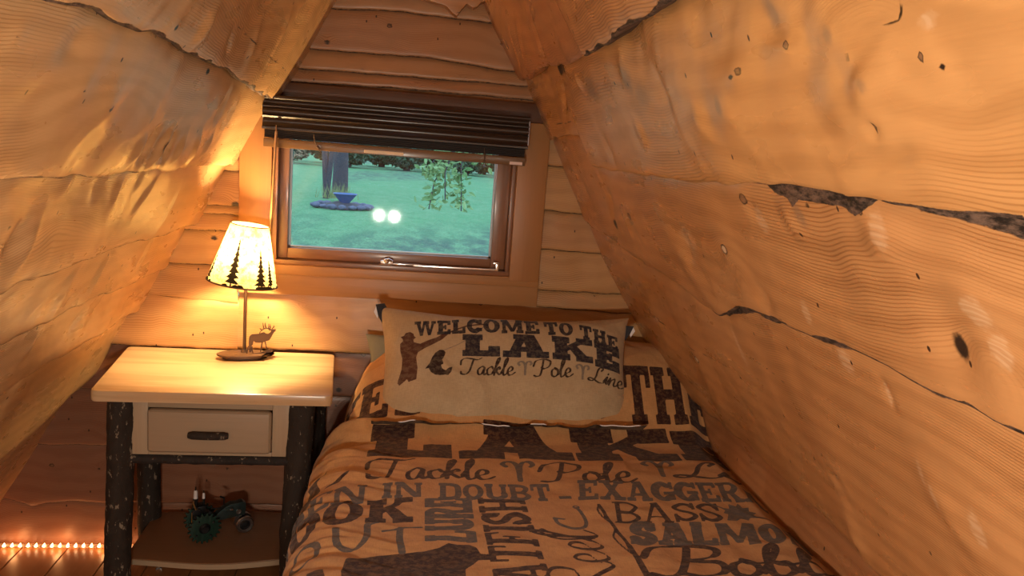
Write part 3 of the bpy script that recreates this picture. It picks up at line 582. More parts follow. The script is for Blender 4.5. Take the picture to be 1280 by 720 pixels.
# operator: long bright track with a folding handle
op = MB().box(.035, -.016, .9565, .305, .004, .9625, .001).box(-.03, -.012, .958, .06, .008, .964, .002)
wpart(op, 'operator_track', M_CHROME)
op = MB().box(-.068, -.016, .956, -.028, .004, .972, .004).tube([(-.055, -.012, .972), (-.042, -.018, .9755), (-.032, -.014, .97)], .004, 8).box(-.03, -.016, .960, .035, -.008, .9635, .001).ball((-.048, -.016, .969), .008)
wpart(op, 'operator_handle', M_CHROME)
op = MB().box(.296, -.014, .957, .306, .006, .984, .002).box(.288, -.014, .978, .306, .002, .984, .001)
wpart(op, 'sash_lock', M_CHROME)

# ================================================================== LETTERING (outlines drawn by hand, laid into the cloth)
def RC(x0, y0, x1, y1): return ('f', [(x0, y0), (x1, y0), (x1, y1), (x0, y1)])
def PG(*p): return ('f', list(p))
def cat(pts, n=8):
    """smooth curve through points"""
    P = [np.array(p, float) for p in pts]; P = [2 * P[0] - P[1]] + P + [2 * P[-1] - P[-2]]; o = []
    for i in range(1, len(P) - 2):
        for t in np.linspace(0, 1, n, endpoint=False):
            a, b, c, d = P[i - 1], P[i], P[i + 1], P[i + 2]
            o.append(.5 * ((2 * b) + (c - a) * t + (2 * a - 5 * b + 4 * c - d) * t * t + (3 * b - a - 3 * c + d) * t ** 3))
    o.append(P[-2]); return [tuple(q) for q in o]
def ST(pts, w, smooth=True, nib=False): return ('s', cat(pts) if smooth else list(pts), w, nib)
def ell(cx, cy, rx, ry, a0=0, a1=360, n=22):
    return [(cx + rx * math.cos(math.radians(a)), cy + ry * math.sin(math.radians(a))) for a in np.linspace(a0, a1, n)]

def slab(ch, T=.26, H=.17, S=.07, E=.22):
    """slab-serif capital; returns (width, shapes); T stem, H serif depth, S serif reach, E end serif"""
    def stem(x, t=T, a=True, b=True):
        o = [RC(x, 0, x + t, 1)]
        if a: o.append(RC(x - S, 0, x + t + S, H))
        if b: o.append(RC(x - S, 1 - H, x + t + S, 1))
        return o
    s = S; h2 = T * .5
    if ch == 'I': return T + 2 * S, stem(S)
    if ch == 'L': return .78, stem(S) + [RC(S, 0, .78, H), RC(.78 - H * .9, 0, .78, H + E)]
    if ch in 'EF':
        w = .78; o = stem(S, b=False) + [RC(0, 1 - H, w, 1), RC(w - H * .9, 1 - H - E * .7, w, 1), RC(S, .5 - H * .45, w * .68, .5 + H * .45), RC(w * .68 - .1, .5 - .17, w * .68, .5 + .17)]
        if ch == 'E': o += [RC(0, 0, w, H), RC(w - H * .9, 0, w, H + E * .7)]
        return w, o
    if ch == 'T': w = .82; return w, [RC(w / 2 - T / 2, 0, w / 2 + T / 2, 1), RC(w / 2 - T / 2 - S * 1.3, 0, w / 2 + T / 2 + S * 1.3, H), RC(0, 1 - H, w, 1), RC(0, 1 - H - E, H * .8, 1), RC(w - H * .8, 1 - H - E, w, 1)]
    if ch == 'H': w = 2 * T + 4 * S + .12; return w, stem(S) + stem(w - S - T) + [RC(S, .5 - H * .5, w - S, .5 + H * .5)]
    if ch == 'A':
        w = 1.0; c = w / 2
        return w, [PG((.08, 0), (.08 + T * .6, 0), (c + .06, 1), (c - T * .55, 1)), PG((w - .08 - T * 1.1, 0), (w - .06, 0), (c + T * .62, 1), (c - T * .35, 1)), RC(.25, .24, w - .25, .24 + H * .8), RC(0, 0, .12 + T * .9, H), RC(w - .16 - T * 1.1, 0, w, H), RC(c - T * .9, 1 - H * .8, c + .02, 1)]
    if ch == 'K':
        w = .98; return w, stem(S) + [PG((S + T * .9, .36), (S + T * .9, .60), (w - .30, .95), (w - .08, .95)), PG((S + T + .05, .5), (S + T + .22, .66), (w - .02, .05), (w - .36, .05)), RC(w - .42, 0, w, H), RC(w - .40, 1 - H, w, 1)]
    if ch == 'W':
        w = 1.3; q = [(.10, .42), (.42, .62), (.62, .88), (.88, 1.18)]
        t = T * .85
        return w, [PG((.08, 1), (.08 + t, 1), (.36 + t * .7, 0), (.36, 0)), PG((.36, 0), (.36 + t * .7, 0), (.65 + .04, 1), (.65 - .1, 1)), PG((.58, 1), (.58 + t, 1), (.84 + t * .7, 0), (.84, 0)), PG((.84, 0), (.84 + t * .7, 0), (1.24, 1), (1.10, 1)), RC(0, 1 - H, .16 + t, 1), RC(.52, 1 - H, .66 + t, 1), RC(1.02, 1 - H, w, 1)]
    if ch == 'M':
        w = 1.25; return w, stem(S, T * .7) + stem(w - S - T, T) + [PG((S, 1), (S + T * 1.1, 1), (w / 2 + .08, .1), (w / 2 - .1, .1)), PG((w - S - T, 1), (w - S, 1), (w / 2 + .08, .1), (w / 2 - .1, .1))]
    if ch == 'N':
        w = 1.0; return w, stem(S, T * .7, b=True) + stem(w - S - T * .7, T * .7, a=False) + [PG((S, 1), (S + T * 1.1, 1), (w - S, 0), (w - S - T * 1.1, 0))]
    if ch in 'OQ': w = .86; return w, [('r', w / 2, .5, w / 2, .5, T)]
    if ch == 'C': w = .82; return w, [ST(ell(w / 2 + .02, .5, w / 2 - T / 2, .5 - H * .6, 48, 312), T / 2, False), RC(w - .14, .62, w, .98), RC(w - .12, .1, w, .34)]
    if ch == 'G': w = .88; return w, [ST(ell(w / 2, .5, w / 2 - T / 2, .5 - H * .6, 50, 320), T / 2, False), RC(w - .14, .64, w, .98), RC(w - T, .05, w - .02, .46), RC(w * .52, .36, w + .03, .36 + H)]
    if ch == 'D': w = .92; return w, stem(S) + [ST([(S + T * .5, 1 - H * .6), (w * .5, 1 - H * .6), (w - T * .7, .82), (w - T / 2, .5), (w - T * .7, .18), (w * .5, H * .6), (S + T * .5, H * .6)], T * .42)]
    if ch in 'BRP':
        w = .88; o = stem(S, b=False) + [RC(0, 1 - H, w * .6, 1), ST([(S + T * .5, 1 - H * .5), (w * .6, 1 - H * .5), (w - T * .55, .76), (w * .6, .5), (S + T * .5, .5)], T * .36)]
        if ch == 'B': o += [ST([(S + T * .5, .5), (w * .62, .5), (w - T * .42, .26), (w * .62, H * .5), (S + T * .5, H * .5)], T * .38), RC(0, 0, w * .6, H)]
        if ch == 'R': o += [PG((w * .40, .5), (w * .66, .5), (w, 0), (w - .3, 0)), RC(w - .36, 0, w + .03, H)]
        return w, o
    if ch == 'S': w = .78; return w, [ST([(w - T * .5, .72), (w * .72, .88), (w * .42, .91), (T * .5, .74), (w * .3, .56), (w * .7, .44), (w - T * .45, .26), (w * .58, .09), (w * .28, .12), (T * .45, .28)], T * .44), RC(w - .12, .60, w, .98), RC(0, .02, .12, .4)]
    if ch == 'U': w = .94; return w, [RC(S, .35, S + T, 1), RC(w - S - T * .8, .35, w - S, 1), ST([(S + T / 2, .4), (S + T * .6, .2), (w / 2, T * .4), (w - S - T * .5, .2), (w - S - T * .4, .4)], T * .44), RC(0, 1 - H, 2 * S + T, 1), RC(w - 2 * S - T * .8, 1 - H, w, 1)]
    if ch == 'X': w = 1.0; return w, [PG((.08, 1), (.08 + T * 1.2, 1), (w - .06, 0), (w - .06 - T * 1.2, 0)), PG((w - .30, 1), (w - .1, 1), (.30, 0), (.1, 0)), RC(0, 0, .40, H), RC(w - .44, 0, w, H), RC(0, 1 - H, .44, 1), RC(w - .40, 1 - H, w, 1)]
    if ch == '-': return .36, [RC(0, .38, .36, .58)]
    return .4, []

def script(ch, w=.05):
    """brush-script letter; nib strokes swell on the down-stroke"""
    n = True
    D = {
     'T': (.78, [[(-.12, .62), (-.10, .86), (.10, .99), (.45, .95), (.72, .90), (.95, 1.02)], [(.52, .93), (.44, .55), (.34, .18), (.16, .0), (-.05, .04), (-.08, .16)]]),
     'a': (.52, [[(.40, .44), (.26, .50), (.07, .30), (.10, .04), (.26, .06), (.40, .42), (.37, .10), (.44, .02), (.56, .16)]]),
     'c': (.42, [[(.36, .40), (.28, .50), (.08, .32), (.12, .04), (.28, .04), (.45, .18)]]),
     'k': (.50, [[(-.02, .14), (.28, .80), (.30, 1.02), (.18, .86), (.08, .0)], [(.11, .24), (.30, .48), (.36, .38), (.18, .26), (.34, .04), (.52, .16)]]),
     'l': (.32, [[(-.02, .14), (.26, .78), (.27, 1.02), (.15, .82), (.10, .12), (.18, .01), (.34, .16)]]),
     'e': (.44, [[(.0, .16), (.26, .28), (.30, .44), (.18, .50), (.06, .28), (.12, .03), (.28, .03), (.46, .18)]]),
     'P': (.80, [[(.40, .94), (.34, .50), (.24, .08), (.06, .0), (-.06, .05)], [(-.10, .60), (.02, .90), (.40, 1.02), (.74, .90), (.70, .62), (.46, .46), (.30, .52)]]),
     'o': (.46, [[(.24, .50), (.08, .36), (.08, .08), (.24, .01), (.38, .20), (.32, .44), (.22, .50), (.34, .40), (.50, .44)]]),
     'L': (.80, [[(.58, .80), (.66, .96), (.52, 1.02), (.40, .80), (.32, .30), (.16, .02), (-.04, .04), (.02, .18), (.22, .14), (.48, .0), (.70, .02), (.82, .16)]]),
     'i': (.26, [[(-.02, .14), (.16, .48), (.10, .12), (.16, .01), (.30, .16)], [(.19, .68), (.21, .72)]]),
     'n': (.54, [[(-.02, .14), (.12, .46), (.06, .0), (.16, .30), (.34, .48), (.36, .34), (.32, .08), (.40, .01), (.56, .16)]]),
     'r': (.40, [[(-.02, .14), (.10, .40), (.12, .52), (.26, .46), (.22, .12), (.28, .01), (.44, .16)]]),
     'b': (.46, [[(-.02, .14), (.24, .80), (.24, 1.02), (.12, .80), (.08, .12), (.20, .0), (.36, .16), (.32, .40), (.20, .42), (.34, .36), (.50, .42)]]),
     'B': (.88, [[(.44, .94), (.38, .50), (.28, .10), (.10, .0), (-.04, .08)], [(-.12, .58), (.0, .90), (.42, 1.03), (.78, .92), (.74, .66), (.44, .54), (.78, .44), (.80, .14), (.50, .0), (.30, .08)]]),
     'R': (.90, [[(.42, .94), (.36, .50), (.26, .10), (.10, .0), (-.04, .08)], [(-.12, .58), (.0, .90), (.42, 1.03), (.76, .90), (.70, .62), (.42, .52), (.60, .22), (.78, .0), (.95, .12)]]),
     'u': (.54, [[(-.02, .14), (.12, .48), (.08, .14), (.18, .02), (.34, .18), (.42, .48), (.38, .12), (.44, .01), (.56, .16)]]),
    }
    if ch not in D: return .3, []
    W, L = D[ch]; return W, [ST(p, w, True, n) for p in L]

def horns(w=.07): return .66, [ST([(.33, 0), (.33, .62), (.26, .92), (.10, .98), (.0, .84), (.06, .72)], w, True, True), ST([(.35, .4), (.38, .74), (.46, .95), (.60, .96), (.66, .82), (.60, .72)], w, True, True)]

def layout(word, font, gap=.08, **kw):
    x = 0; o = []
    for ch in word:
        if ch == ' ': x += .34; continue
        w, sh = font(ch, **kw)
        for s in sh:
            if s[0] == 'f': o.append(('f', [(p[0] + x, p[1]) for p in s[1]]))
            elif s[0] == 's': o.append(('s', [(p[0] + x, p[1]) for p in s[1]], s[2], s[3]))
            else: o.append(('r', s[1] + x, *s[2:]))
        x += w + gap
    return x - gap, o

class Print:
    """rasterises lettering as signed distance on a surface grid"""
    def __init__(s, X, Y, names):
        s.X = X; s.Y = Y; s.F = {n: np.full(X.shape, .02) for n in names}
    def put(s, name, shapes, f, wscale):
        """f maps glyph (x,y) to surface (X,Y); wscale turns stroke widths into metres"""
        F = s.F[name]
        for sh in shapes:
            if sh[0] == 'f': pts = [f(*p) for p in sh[1]]; m = .006
            elif sh[0] == 's': pts = [f(*p) for p in sh[1]]; m = sh[2] * wscale + .006
            else:
                pts = [f(sh[1] + sh[3] * math.cos(a), sh[2] + sh[4] * math.sin(a)) for a in np.linspace(0, 2 * PI, 40, endpoint=False)]; m = .006
                k = 1 - sh[5] / sh[3]; k2 = 1 - sh[5] * .68 / sh[4]
                inn = [f(sh[1] + sh[3] * k * math.cos(a), sh[2] + sh[4] * k2 * math.sin(a)) for a in np.linspace(0, 2 * PI, 40, endpoint=False)]
            q = np.array(pts); lo = q.min(0) - m; hi = q.max(0) + m
            B_ = (s.X > lo[0]) & (s.X < hi[0]) & (s.Y > lo[1]) & (s.Y < hi[1])
            if not B_.any(): continue
            x = s.X[B_]; y = s.Y[B_]; d = np.full(x.shape, .02)
            if sh[0] == 'f': d = poly_sdf(x, y, pts)
            elif sh[0] == 'r': d = np.maximum(poly_sdf(x, y, pts), -poly_sdf(x, y, inn))
            else:
                g = sh[1]
                for i in range(len(pts) - 1):
                    hw = sh[2] * wscale
                    if sh[3]:
                        dx, dy = g[i + 1][0] - g[i][0], g[i + 1][1] - g[i][1]
                        hw *= .34 + .80 * abs(math.sin(math.atan2(dy, dx) - math.radians(22)))
                    d = np.minimum(d, seg_d(x, y, *pts[i], *pts[i + 1])[0] - hw)
            F[B_] = np.minimum(F[B_], d)
    def word(s, name, word, font, bl, br, tl, gap=.08, **kw):
        """word fitted to the box given by its bottom-left, bottom-right, top-left corners on the cloth"""
        W, sh = layout(word, font, gap, **kw)
        bl, br, tl = np.array(bl), np.array(br), np.array(tl)
        ex = (br - bl) / W; ey = tl - bl
        s.put(name, sh, lambda x, y: tuple(bl + ex * x + ey * y), (np.linalg.norm(ex) + np.linalg.norm(ey)) / 2)
    def sym(s, name, g, bl, br, tl):
        W, sh = g; bl, br, tl = np.array(bl), np.array(br), np.array(tl); ex = (br - bl) / W; ey = tl - bl
        s.put(name, sh, lambda x, y: tuple(bl + ex * x + ey * y), (np.linalg.norm(ex) + np.linalg.norm(ey)) / 2)
    def shape(s, name, shapes): s.put(name, shapes, lambda x, y: (x, y), 1.)

# ================================================================== BED, BEDDING
INKN, INKB, INKS = (.022, .020, .030), (.034, .013, .012), (.095, .088, .092)
M_DUVET = m_cloth('duvet_print', [('ink_b', INKB), ('ink_s', INKS)], (.58, .335, .15), (.50, .28, .12))
M_PILLOW = m_cloth('pillow_print', [('ink_b', (.085, .035, .022)), ('ink_d', (.030, .016, .014)), ('ink_s', (.20, .17, .14)), ('ink_n', INKN)], (.50, .385, .245), (.44, .33, .20))
M_NAVY = m_plain('navy_cloth', (.030, .030, .038), .85, 0, 60, .4, .001)
M_WHITE = m_plain('white_tag_cloth', (.80, .80, .84), .7)
M_SAGE = m_plain('sage_cloth', (.27, .27, .20), .9, 0, 30, .2, .002)
M_MATT = m_plain('mattress_ticking', (.62, .58, .5), .9, 0, 20, .1, .001)

bed = thing('bed', 'single bed pushed under the right sloping wall, beneath the printed duvet', 'bed', (.34, -.98, 0))
mt = MB().box(-.10, -1.90, .27, .845, -.04, .50, .05, seg=3); under(mt.build('mattress', M_MATT), bed)
fr_ = MB().box(-.10, -1.92, .17, .85, -.02, .265, .008)
under(fr_.build('bed_frame', m_wood('bed_pine', (.45, .22, .08), (.3, .13, .05), 'y')), bed)
for (x, y) in ((-.06, -1.88), (.80, -1.88), (-.06, -.06), (.80, -.06)):
    under(MB().box(x - .035, y - .03, 0, x + .035, y + .03, .18, .006).build('leg', m_wood('bed_leg_pine', (.45, .22, .08), (.3, .13, .05), 'z') if (x, y) == (-.06, -1.88) else bpy.data.materials['bed_leg_pine']), bed)

# ---- duvet: a across the bed (x on top, running on down the left side), y along it
aa = np.concatenate([np.arange(-.62, -.22, .008), np.arange(-.22, .905, .0036)])
yy = np.concatenate([np.arange(-1.97, -1.20, .012), np.arange(-1.20, -.10, .0036)])
A_, Y_ = np.meshgrid(aa, yy, indexing='ij')
R_ = .135; X0 = -.075
def prof(a):
    th = np.clip((X0 - a) / R_, 0, PI / 2)
    over = np.maximum(0, (X0 - a) - R_ * PI / 2)
    x = np.where(a > X0, a, X0 - R_ * np.sin(th) - .10 * over); z = np.where(a > X0, 0, -R_ * (1 - np.cos(th)) - .995 * over)
    nx = np.where(a > X0, 0, -np.sin(th)); nz = np.where(a > X0, 1, np.cos(th))
    return x, z, nx, nz
px_, pz_, nx_, nz_ = prof(A_)
ramp = sst(-.50, -.17, Y_ + .02 * vnoise(A_ * 5, A_ * 0, 3))
hump = .185 * ramp * sst(-.30, .06, A_) + .02 * ramp * sst(-.1, .3, A_)
Z_ = .561 + pz_ + hump
X_ = px_ + .07 * ramp * sst(.05, -.35, A_)
# right edge sinks towards the wall
Z_ -= .03 * sst(.84, .90, A_)
Z_ -= .10 * sst(-1.90, -1.97, Y_)
shoulder = sst(.12, -.10, A_)
wr = .0036 * fbm(A_ * 6, Y_ * 9, 5, 3)
wr += shoulder * (.0055 * vnoise(A_ * 3.5 + .4 * vnoise(Y_ * 6, A_ * 2, 2), Y_ * 23 + A_ * 12, 8) + .004 * vnoise(A_ * 5, Y_ * 48 + A_ * 26, 9) + .002 * vnoise(A_ * 9, Y_ * 90 + A_ * 30, 12))
rid = 1 - np.abs(fbm(A_ * 4.2 + .6 * vnoise(A_ * 6, Y_ * 6, 31), Y_ * 6.5, 14, 2))
wr += .010 * np.clip(rid - .80, 0, 1) * (1 - .4 * shoulder) - .001
wr += .0016 * vnoise(A_ * 26, Y_ * 30, 15)
# crumpled crease where the duvet climbs onto the pillow
cr = np.exp(-((Y_ + .455 + .03 * sst(.1, -.2, A_)) / .022) ** 2) * sst(.02, -.12, A_)
wr += -.016 * cr + .012 * np.exp(-((Y_ + .405) / .02) ** 2) * sst(.02, -.12, A_)
wr += ramp * (.006 * fbm(A_ * 9, Y_ * 14 + A_ * 9, 41, 2))
P = np.stack([X_ + nx_ * wr, Y_, Z_ + nz_ * wr], -1)
pr = Print(A_, Y_, ('ink_b', 'ink_s'))
W_ = pr.word
SL_ = dict(T=.30, H=.2, S=.06, E=.2)
# over the pillow: the big welcome line, then LAKE
W_('ink_b', 'WE', slab, (-.27, -.40), (-.02, -.395), (-.27, -.28), gap=.06)
W_('ink_b', 'LCOME TO', slab, (.0, -.395), (.62, -.39), (.0, -.27), gap=.06)
W_('ink_b', 'THE', slab, (.655, -.40), (.93, -.40), (.665, -.25), gap=.05)
for ch, x0, x1 in (('L', -.062, .150), ('A', .168, .47), ('K', .478, .762), ('E', .772, .96)):
    W_('ink_b', ch, slab, (x0, -.592 + .02 * (x0)), (x1, -.592 + .02 * (x1)), (x0 + .005, -.418), T=.30, H=.30, S=.06, E=.2)
W_('ink_b', 'Tackle', script, (-.045, -.718), (.245, -.710), (-.045, -.606), gap=-.05, w=.050)
W_('ink_b', 'Pole', script, (.365, -.724), (.595, -.716), (.380, -.606), gap=-.04, w=.048)
W_('ink_b', 'Line', script, (.71, -.685), (1.0, -.675), (.735, -.600), gap=-.05, w=.05)
pr.sym('ink_s', horns(.055), (.268, -.712), (.345, -.710), (.275, -.600))
pr.sym('ink_s', horns(.055), (.632, -.684), (.712, -.680), (.648, -.580))
DT = dict(T=.24, H=.16, S=.06, E=.2)
W_('ink_s', 'WHEN', slab, (-.36, -.842), (-.052, -.832), (-.36, -.752), gap=.06, **DT)
W_('ink_s', 'IN', slab, (-.018, -.812), (.072, -.809), (-.018, -.738), gap=.08, **DT)
W_('ink_s', 'DOUBT', slab, (.106, -.824), (.366, -.820), (.110, -.738), gap=.06, **DT)
W_('ink_s', '-', slab, (.383, -.838), (.412, -.838), (.383, -.76))
W_('ink_s', 'EXAGGERATE', slab, (.424, -.818), (1.00, -.812), (.445, -.712), gap=.06, **DT)
W_('ink_b', 'HOOK', slab, (-.335, -.952), (.050, -.926), (-.335, -.835), gap=.06, T=.28, H=.2, S=.07)
# words that climb the bed: letters lie on their side
W_('ink_s', 'LURE', slab, (.176, -1.010), (.180, -.815), (.072, -1.010), gap=.03, T=.32, H=.2, S=.06)
W_('ink_b', 'CATFISH', slab, (.302, -1.21), (.300, -.812), (.195, -1.21), gap=.06, T=.24, H=.12, S=.09)
W_('ink_b', 'Reel', script, (.432, -1.19), (.428, -.955), (.300, -1.19), gap=-.03, w=.034)
W_('ink_b', 'BASS', slab, (.482, -.922), (.735, -.916), (.500, -.826), gap=.07, T=.16, H=.07, S=.09, E=.1)
W_('ink_s', 'SALMON', slab, (.490, -1.016), (.915, -1.012), (.515, -.920), gap=.04, T=.34, H=.2, S=.02, E=.1)
W_('ink_b', 'Bobber', script, (.505, -1.138), (1.02, -1.136), (.530, -1.020), gap=-.02, w=.055)
# TROUT in thin outline capitals
def thin(ch, w=.05):
    D = {'T': (.8, [[(0, .9), (.4, .97), (.9, 1.05)], [(.4, .96), (.36, .5), (.38, 0)]]), 'R': (.7, [[(.1, 0), (.12, 1)], [(.1, .95), (.6, .9), (.55, .55), (.12, .5)], [(.25, .5), (.7, 0)]]),
         'O': (.8, [ell(.4, .45, .36, .42)]), 'U': (.8, [[(.05, .95), (.1, .3), (.4, .0), (.68, .35), (.72, 1.0)], [(.72, 1.), (.95, 1.05)]])}
    W, L = D[ch]; return W, [ST(p, w, len(p) < 15, True) for p in L]
W_('ink_s', 'TROU', thin, (-.40, -1.085), (-.03, -1.028), (-.405, -.995), gap=.30, w=.07)
W_('ink_s', 'T', thin, (-.005, -1.05), (.065, -1.048), (-.012, -.955), w=.07)
# fish hook
pr.shape('ink_s', [ST([(.412, -.858), (.420, -.905), (.412, -.938), (.385, -.948), (.358, -.930), (.352, -.905)], .0042), ST([(.352, -.905), (.372, -.912)], .003, False), ST(ell(.411, -.853, .006, .007), .0022, False)])
# rod with its line
pr.shape('ink_b', [ST([(.466, -.842), (.474, -.93), (.484, -1.02), (.492, -1.16)], .0042), ST([(.484, -1.02), (.488, -1.2)], .006), ST([(.466, -.842), (.457, -.875), (.475, -.94), (.462, -.985), (.470, -1.03), (.490, -1.09), (.478, -1.15)], .0022),
    ST([(.420, -.985), (.37, -.992), (.335, -.985), (.312, -.965), (.316, -.952), (.326, -.960)], .003)])
# trout fly
pr.shape('ink_s', [PG((.745, -.905), (.762, -.872), (.752, -.868), (.762, -.855), (.758, -.842), (.776, -.846), (.782, -.822), (.795, -.838), (.808, -.818), (.810, -.842), (.826, -.838), (.818, -.858), (.834, -.864), (.820, -.876), (.826, -.892), (.806, -.890), (.796, -.904), (.782, -.894), (.768, -.906)), ST([(.80, -.888), (.85, -.893), (.90, -.912)], .004), ST([(.73, -.815), (.75, -.835), (.765, -.85)], .003)])
# bear, walking, and marks down the side
pr.shape('ink_b', [PG((-.075, -1.075), (-.05, -1.062), (-.02, -1.058), (.02, -1.055), (.07, -1.048), (.10, -1.034), (.118, -1.016), (.135, -1.020), (.158, -1.018), (.172, -1.030), (.178, -1.052), (.194, -1.056), (.205, -1.064), (.196, -1.074), (.172, -1.074), (.160, -1.092), (.145, -1.11), (.14, -1.20), (.10, -1.20), (.095, -1.13), (.0, -1.14), (-.02, -1.20), (-.07, -1.20), (-.08, -1.12)),
    PG((-.235, -.83), (-.20, -.80), (-.215, -.77), (-.185, -.75), (-.20, -.72), (-.175, -.70), (-.185, -.66), (-.165, -.60), (-.20, -.63), (-.225, -.62), (-.22, -.66), (-.26, -.67), (-.245, -.70), (-.285, -.72), (-.26, -.75), (-.31, -.78), (-.275, -.79), (-.28, -.83)),
    PG((-.165, -.712), (-.12, -.690), (-.095, -.670), (-.10, -.688), (-.13, -.712)), PG((-.36, -.56), (-.30, -.50), (-.26, -.52), (-.30, -.58), (-.35, -.62))])
W_('ink_b', 'A', slab, (-.16, -1.20), (-.085, -1.20), (-.165, -1.095))
W_('ink_b', 'WALLEYE'.replace('Y', 'L'), slab, (-.55, -1.35), (-.17, -1.20), (-.55, -1.2)) if False else None
M_ = grid_faces(len(aa), len(yy))
duvet = raw_mesh('duvet', P, M_, M_DUVET, attrs={'wc': np.stack([A_, Y_, A_ * 0], -1), **pr.F})
tag(duvet, 'tan duvet printed all over with dark fishing words, spread over the bed', 'duvet')

# ---- pillows
def cushion(name, cx, p0, up, nrm, HW, HT, thick, mat, ns=210, nt=120, pinch=.05, prints=None, seed=1, ex=Vector((1, 0, 0)), q0=0.):
    """stuffed pillow: front and back skins meeting in a seam; X across, T up, thickness along nrm"""
    s = np.linspace(-1, 1, ns); t = np.linspace(-1, 1, nt)
    # denser grid rounds off at the seam
    S, T = np.meshgrid(s, t, indexing='ij')
    X = cx + HW * S * (1 - pinch * (1 - T ** 2) * S ** 2 * .6); Q = q0 + HT + HT * T * (1 - pinch * 1.2 * (1 - S ** 2) * T ** 2)
    e = ((1 - np.abs(S) ** 2.6) * (1 - np.abs(T) ** 2.4)); e = np.clip(e, 0, 1) ** .5
    rim = np.exp(-np.minimum(1 - np.abs(S), (1 - np.abs(T)) * HT / HW) * HW / .03)
    w = .010 * fbm(X * 4.5 + Q * 2, Q * 6 - X, seed, 3) + .006 * fbm(X * 14, Q * 11, seed + 2, 2) * sst(.35, 1., np.maximum(np.abs(S), np.abs(T))) + rim * e ** .3 * .007 * vnoise(X * 38 * (np.abs(T) > np.abs(S)) + 20 * X, Q * 38 * (np.abs(S) >= np.abs(T)) + 20 * Q, seed + 4)
    rid = 1 - np.abs(fbm(X * 5 + Q * 3, Q * 4 - X * 2, seed + 6, 2)); w = w + .030 * np.clip(rid - .84, 0, 1)
    VV = []; FF = []; AT = {}; base = 0
    for sg in (1, -1):
        d = sg * thick * e * (1 if sg > 0 else .8) + (w * np.clip(e * 2, 0, 1) if sg > 0 else 0)
        P = np.zeros(S.shape + (3,))
        for i in range(3): P[..., i] = p0[i] + ex[i] * (X) + up[i] * Q + nrm[i] * d
        f = grid_faces(ns, nt); f = f if sg > 0 else f[:, ::-1]
        VV.append(P.reshape(-1, 3)); FF.append(f + base); base += S.size
        at = {'wc': np.stack([X, Q, np.full(X.shape, 5. + sg)], -1)}
        if prints:
            q = Print(X, Q, prints[0])
            if sg > 0: prints[1](q)
            at.update(q.F)
        for k, v in at.items(): AT.setdefault(k, []).append(v.reshape(-1, 3) if k == 'wc' else v.ravel())
    o = raw_mesh(name, np.concatenate(VV), np.concatenate(FF), mat, attrs={k: np.concatenate(v) for k, v in AT.items()})
    return o

def pillow_print(q):
    T1 = dict(T=.27, H=.2, S=.07, E=.2)
    # the line arches: each word on its own slope
    xs = [.046, .102, .149, .197, .248, .301, .360, .408]
    # WELCOME, letter by letter
    for ch, x0, x1, yb, yt in (('W', .044, .104, .254, .300), ('E', .108, .146, .258, .305), ('L', .150, .188, .262, .310), ('C', .191, .236, .266, .314), ('O', .240, .288, .269, .318), ('M', .292, .356, .270, .320), ('E', .361, .404, .271, .321),
                               ('T', .420, .460, .271, .320), ('O', .463, .505, .271, .319)):
        q.word('ink_n', ch, slab, (x0, yb), (x1, yb + .003), (x0, yt), **T1)
    for ch, x0, x1, yb, yt in (('T', .526, .562, .267, .314), ('H', .566, .606, .258, .303), ('E', .610, .644, .245, .288)):
        q.word('ink_n', ch, slab, (x0, yb), (x1, yb - .006), (x0, yt), **T1)
    for ch, x0, x1, yb, yt, dr in (('L', .180, .286, .196, .262, .002), ('A', .294, .428, .197, .268, .002), ('K', .438, .560, .198, .270, -.006), ('E', .566, .648, .186, .262, -.014)):
        q.word('ink_n', ch, slab, (x0, yb), (x1, yb + dr), (x0, yt), T=.30, H=.27, S=.06, E=.2)
    q.word('ink_d', 'Tackle', script, (.180, .142), (.328, .146), (.184, .190), gap=-.05, w=.05)
    q.word('ink_d', 'Pole', script, (.386, .144), (.496, .148), (.388, .194), gap=-.04, w=.05)
    q.word('ink_d', 'Line', script, (.545, .143), (.660, .128), (.552, .186), gap=-.05, w=.05)
    q.sym('ink_s', horns(.06), (.338, .148), (.376, .150), (.338, .186)); q.sym('ink_s', horns(.06), (.506, .146), (.544, .144), (.508, .186))
    # angler seen from behind with rod and line, and a leaping fish
    q.shape('ink_b', [PG((.006, .252), (.016, .256), (.020, .264), (.032, .268), (.042, .262), (.044, .254), (.050, .250), (.042, .244), (.044, .236), (.062, .231), (.085, .242), (.107, .250), (.135, .268), (.143, .264), (.122, .244), (.105, .234), (.074, .217), (.056, .205), (.052, .190), (.057, .160), (.055, .128), (.034, .122), (.030, .130), (.010, .114), (.004, .120), (.014, .160), (.014, .190), (.008, .210), (.006, .232), (.014, .240), (.012, .248)),
        ST([(.135, .262), (.19, .288), (.250, .300)], .0022)])
    q.shape('ink_s', [ST([(.25, .300), (.215, .262), (.17, .232), (.128, .212)], .0009)])
    q.shape('ink_d', [PG((.078, .158), (.088, .160), (.094, .149), (.106, .142), (.120, .140), (.134, .142), (.142, .140), (.150, .150), (.153, .164), (.142, .160), (.134, .153), (.124, .160), (.121, .170), (.128, .172), (.124, .184), (.131, .198), (.133, .207), (.126, .213), (.116, .213), (.104, .203), (.096, .190), (.090, .174), (.084, .166))])

cy_, sy_ = .861, .508
up = Vector((0, sy_, cy_)); nm = Vector((0, -cy_, sy_))
p0 = Vector((0, -.40, .58)) - nm * .048 - up * .010
pillow = thing('pillow', 'tan pillow reading WELCOME TO THE LAKE, leaning at the head of the bed', 'pillow', (.32, -.40, .58))
body = cushion('pillow_body', .318, p0, up, nm, .381, .193, .092, M_PILLOW, q0=-.024, prints=(('ink_n', 'ink_b', 'ink_d', 'ink_s'), pillow_print), seed=3, pinch=.13, ns=330, nt=190)
under(body, pillow)
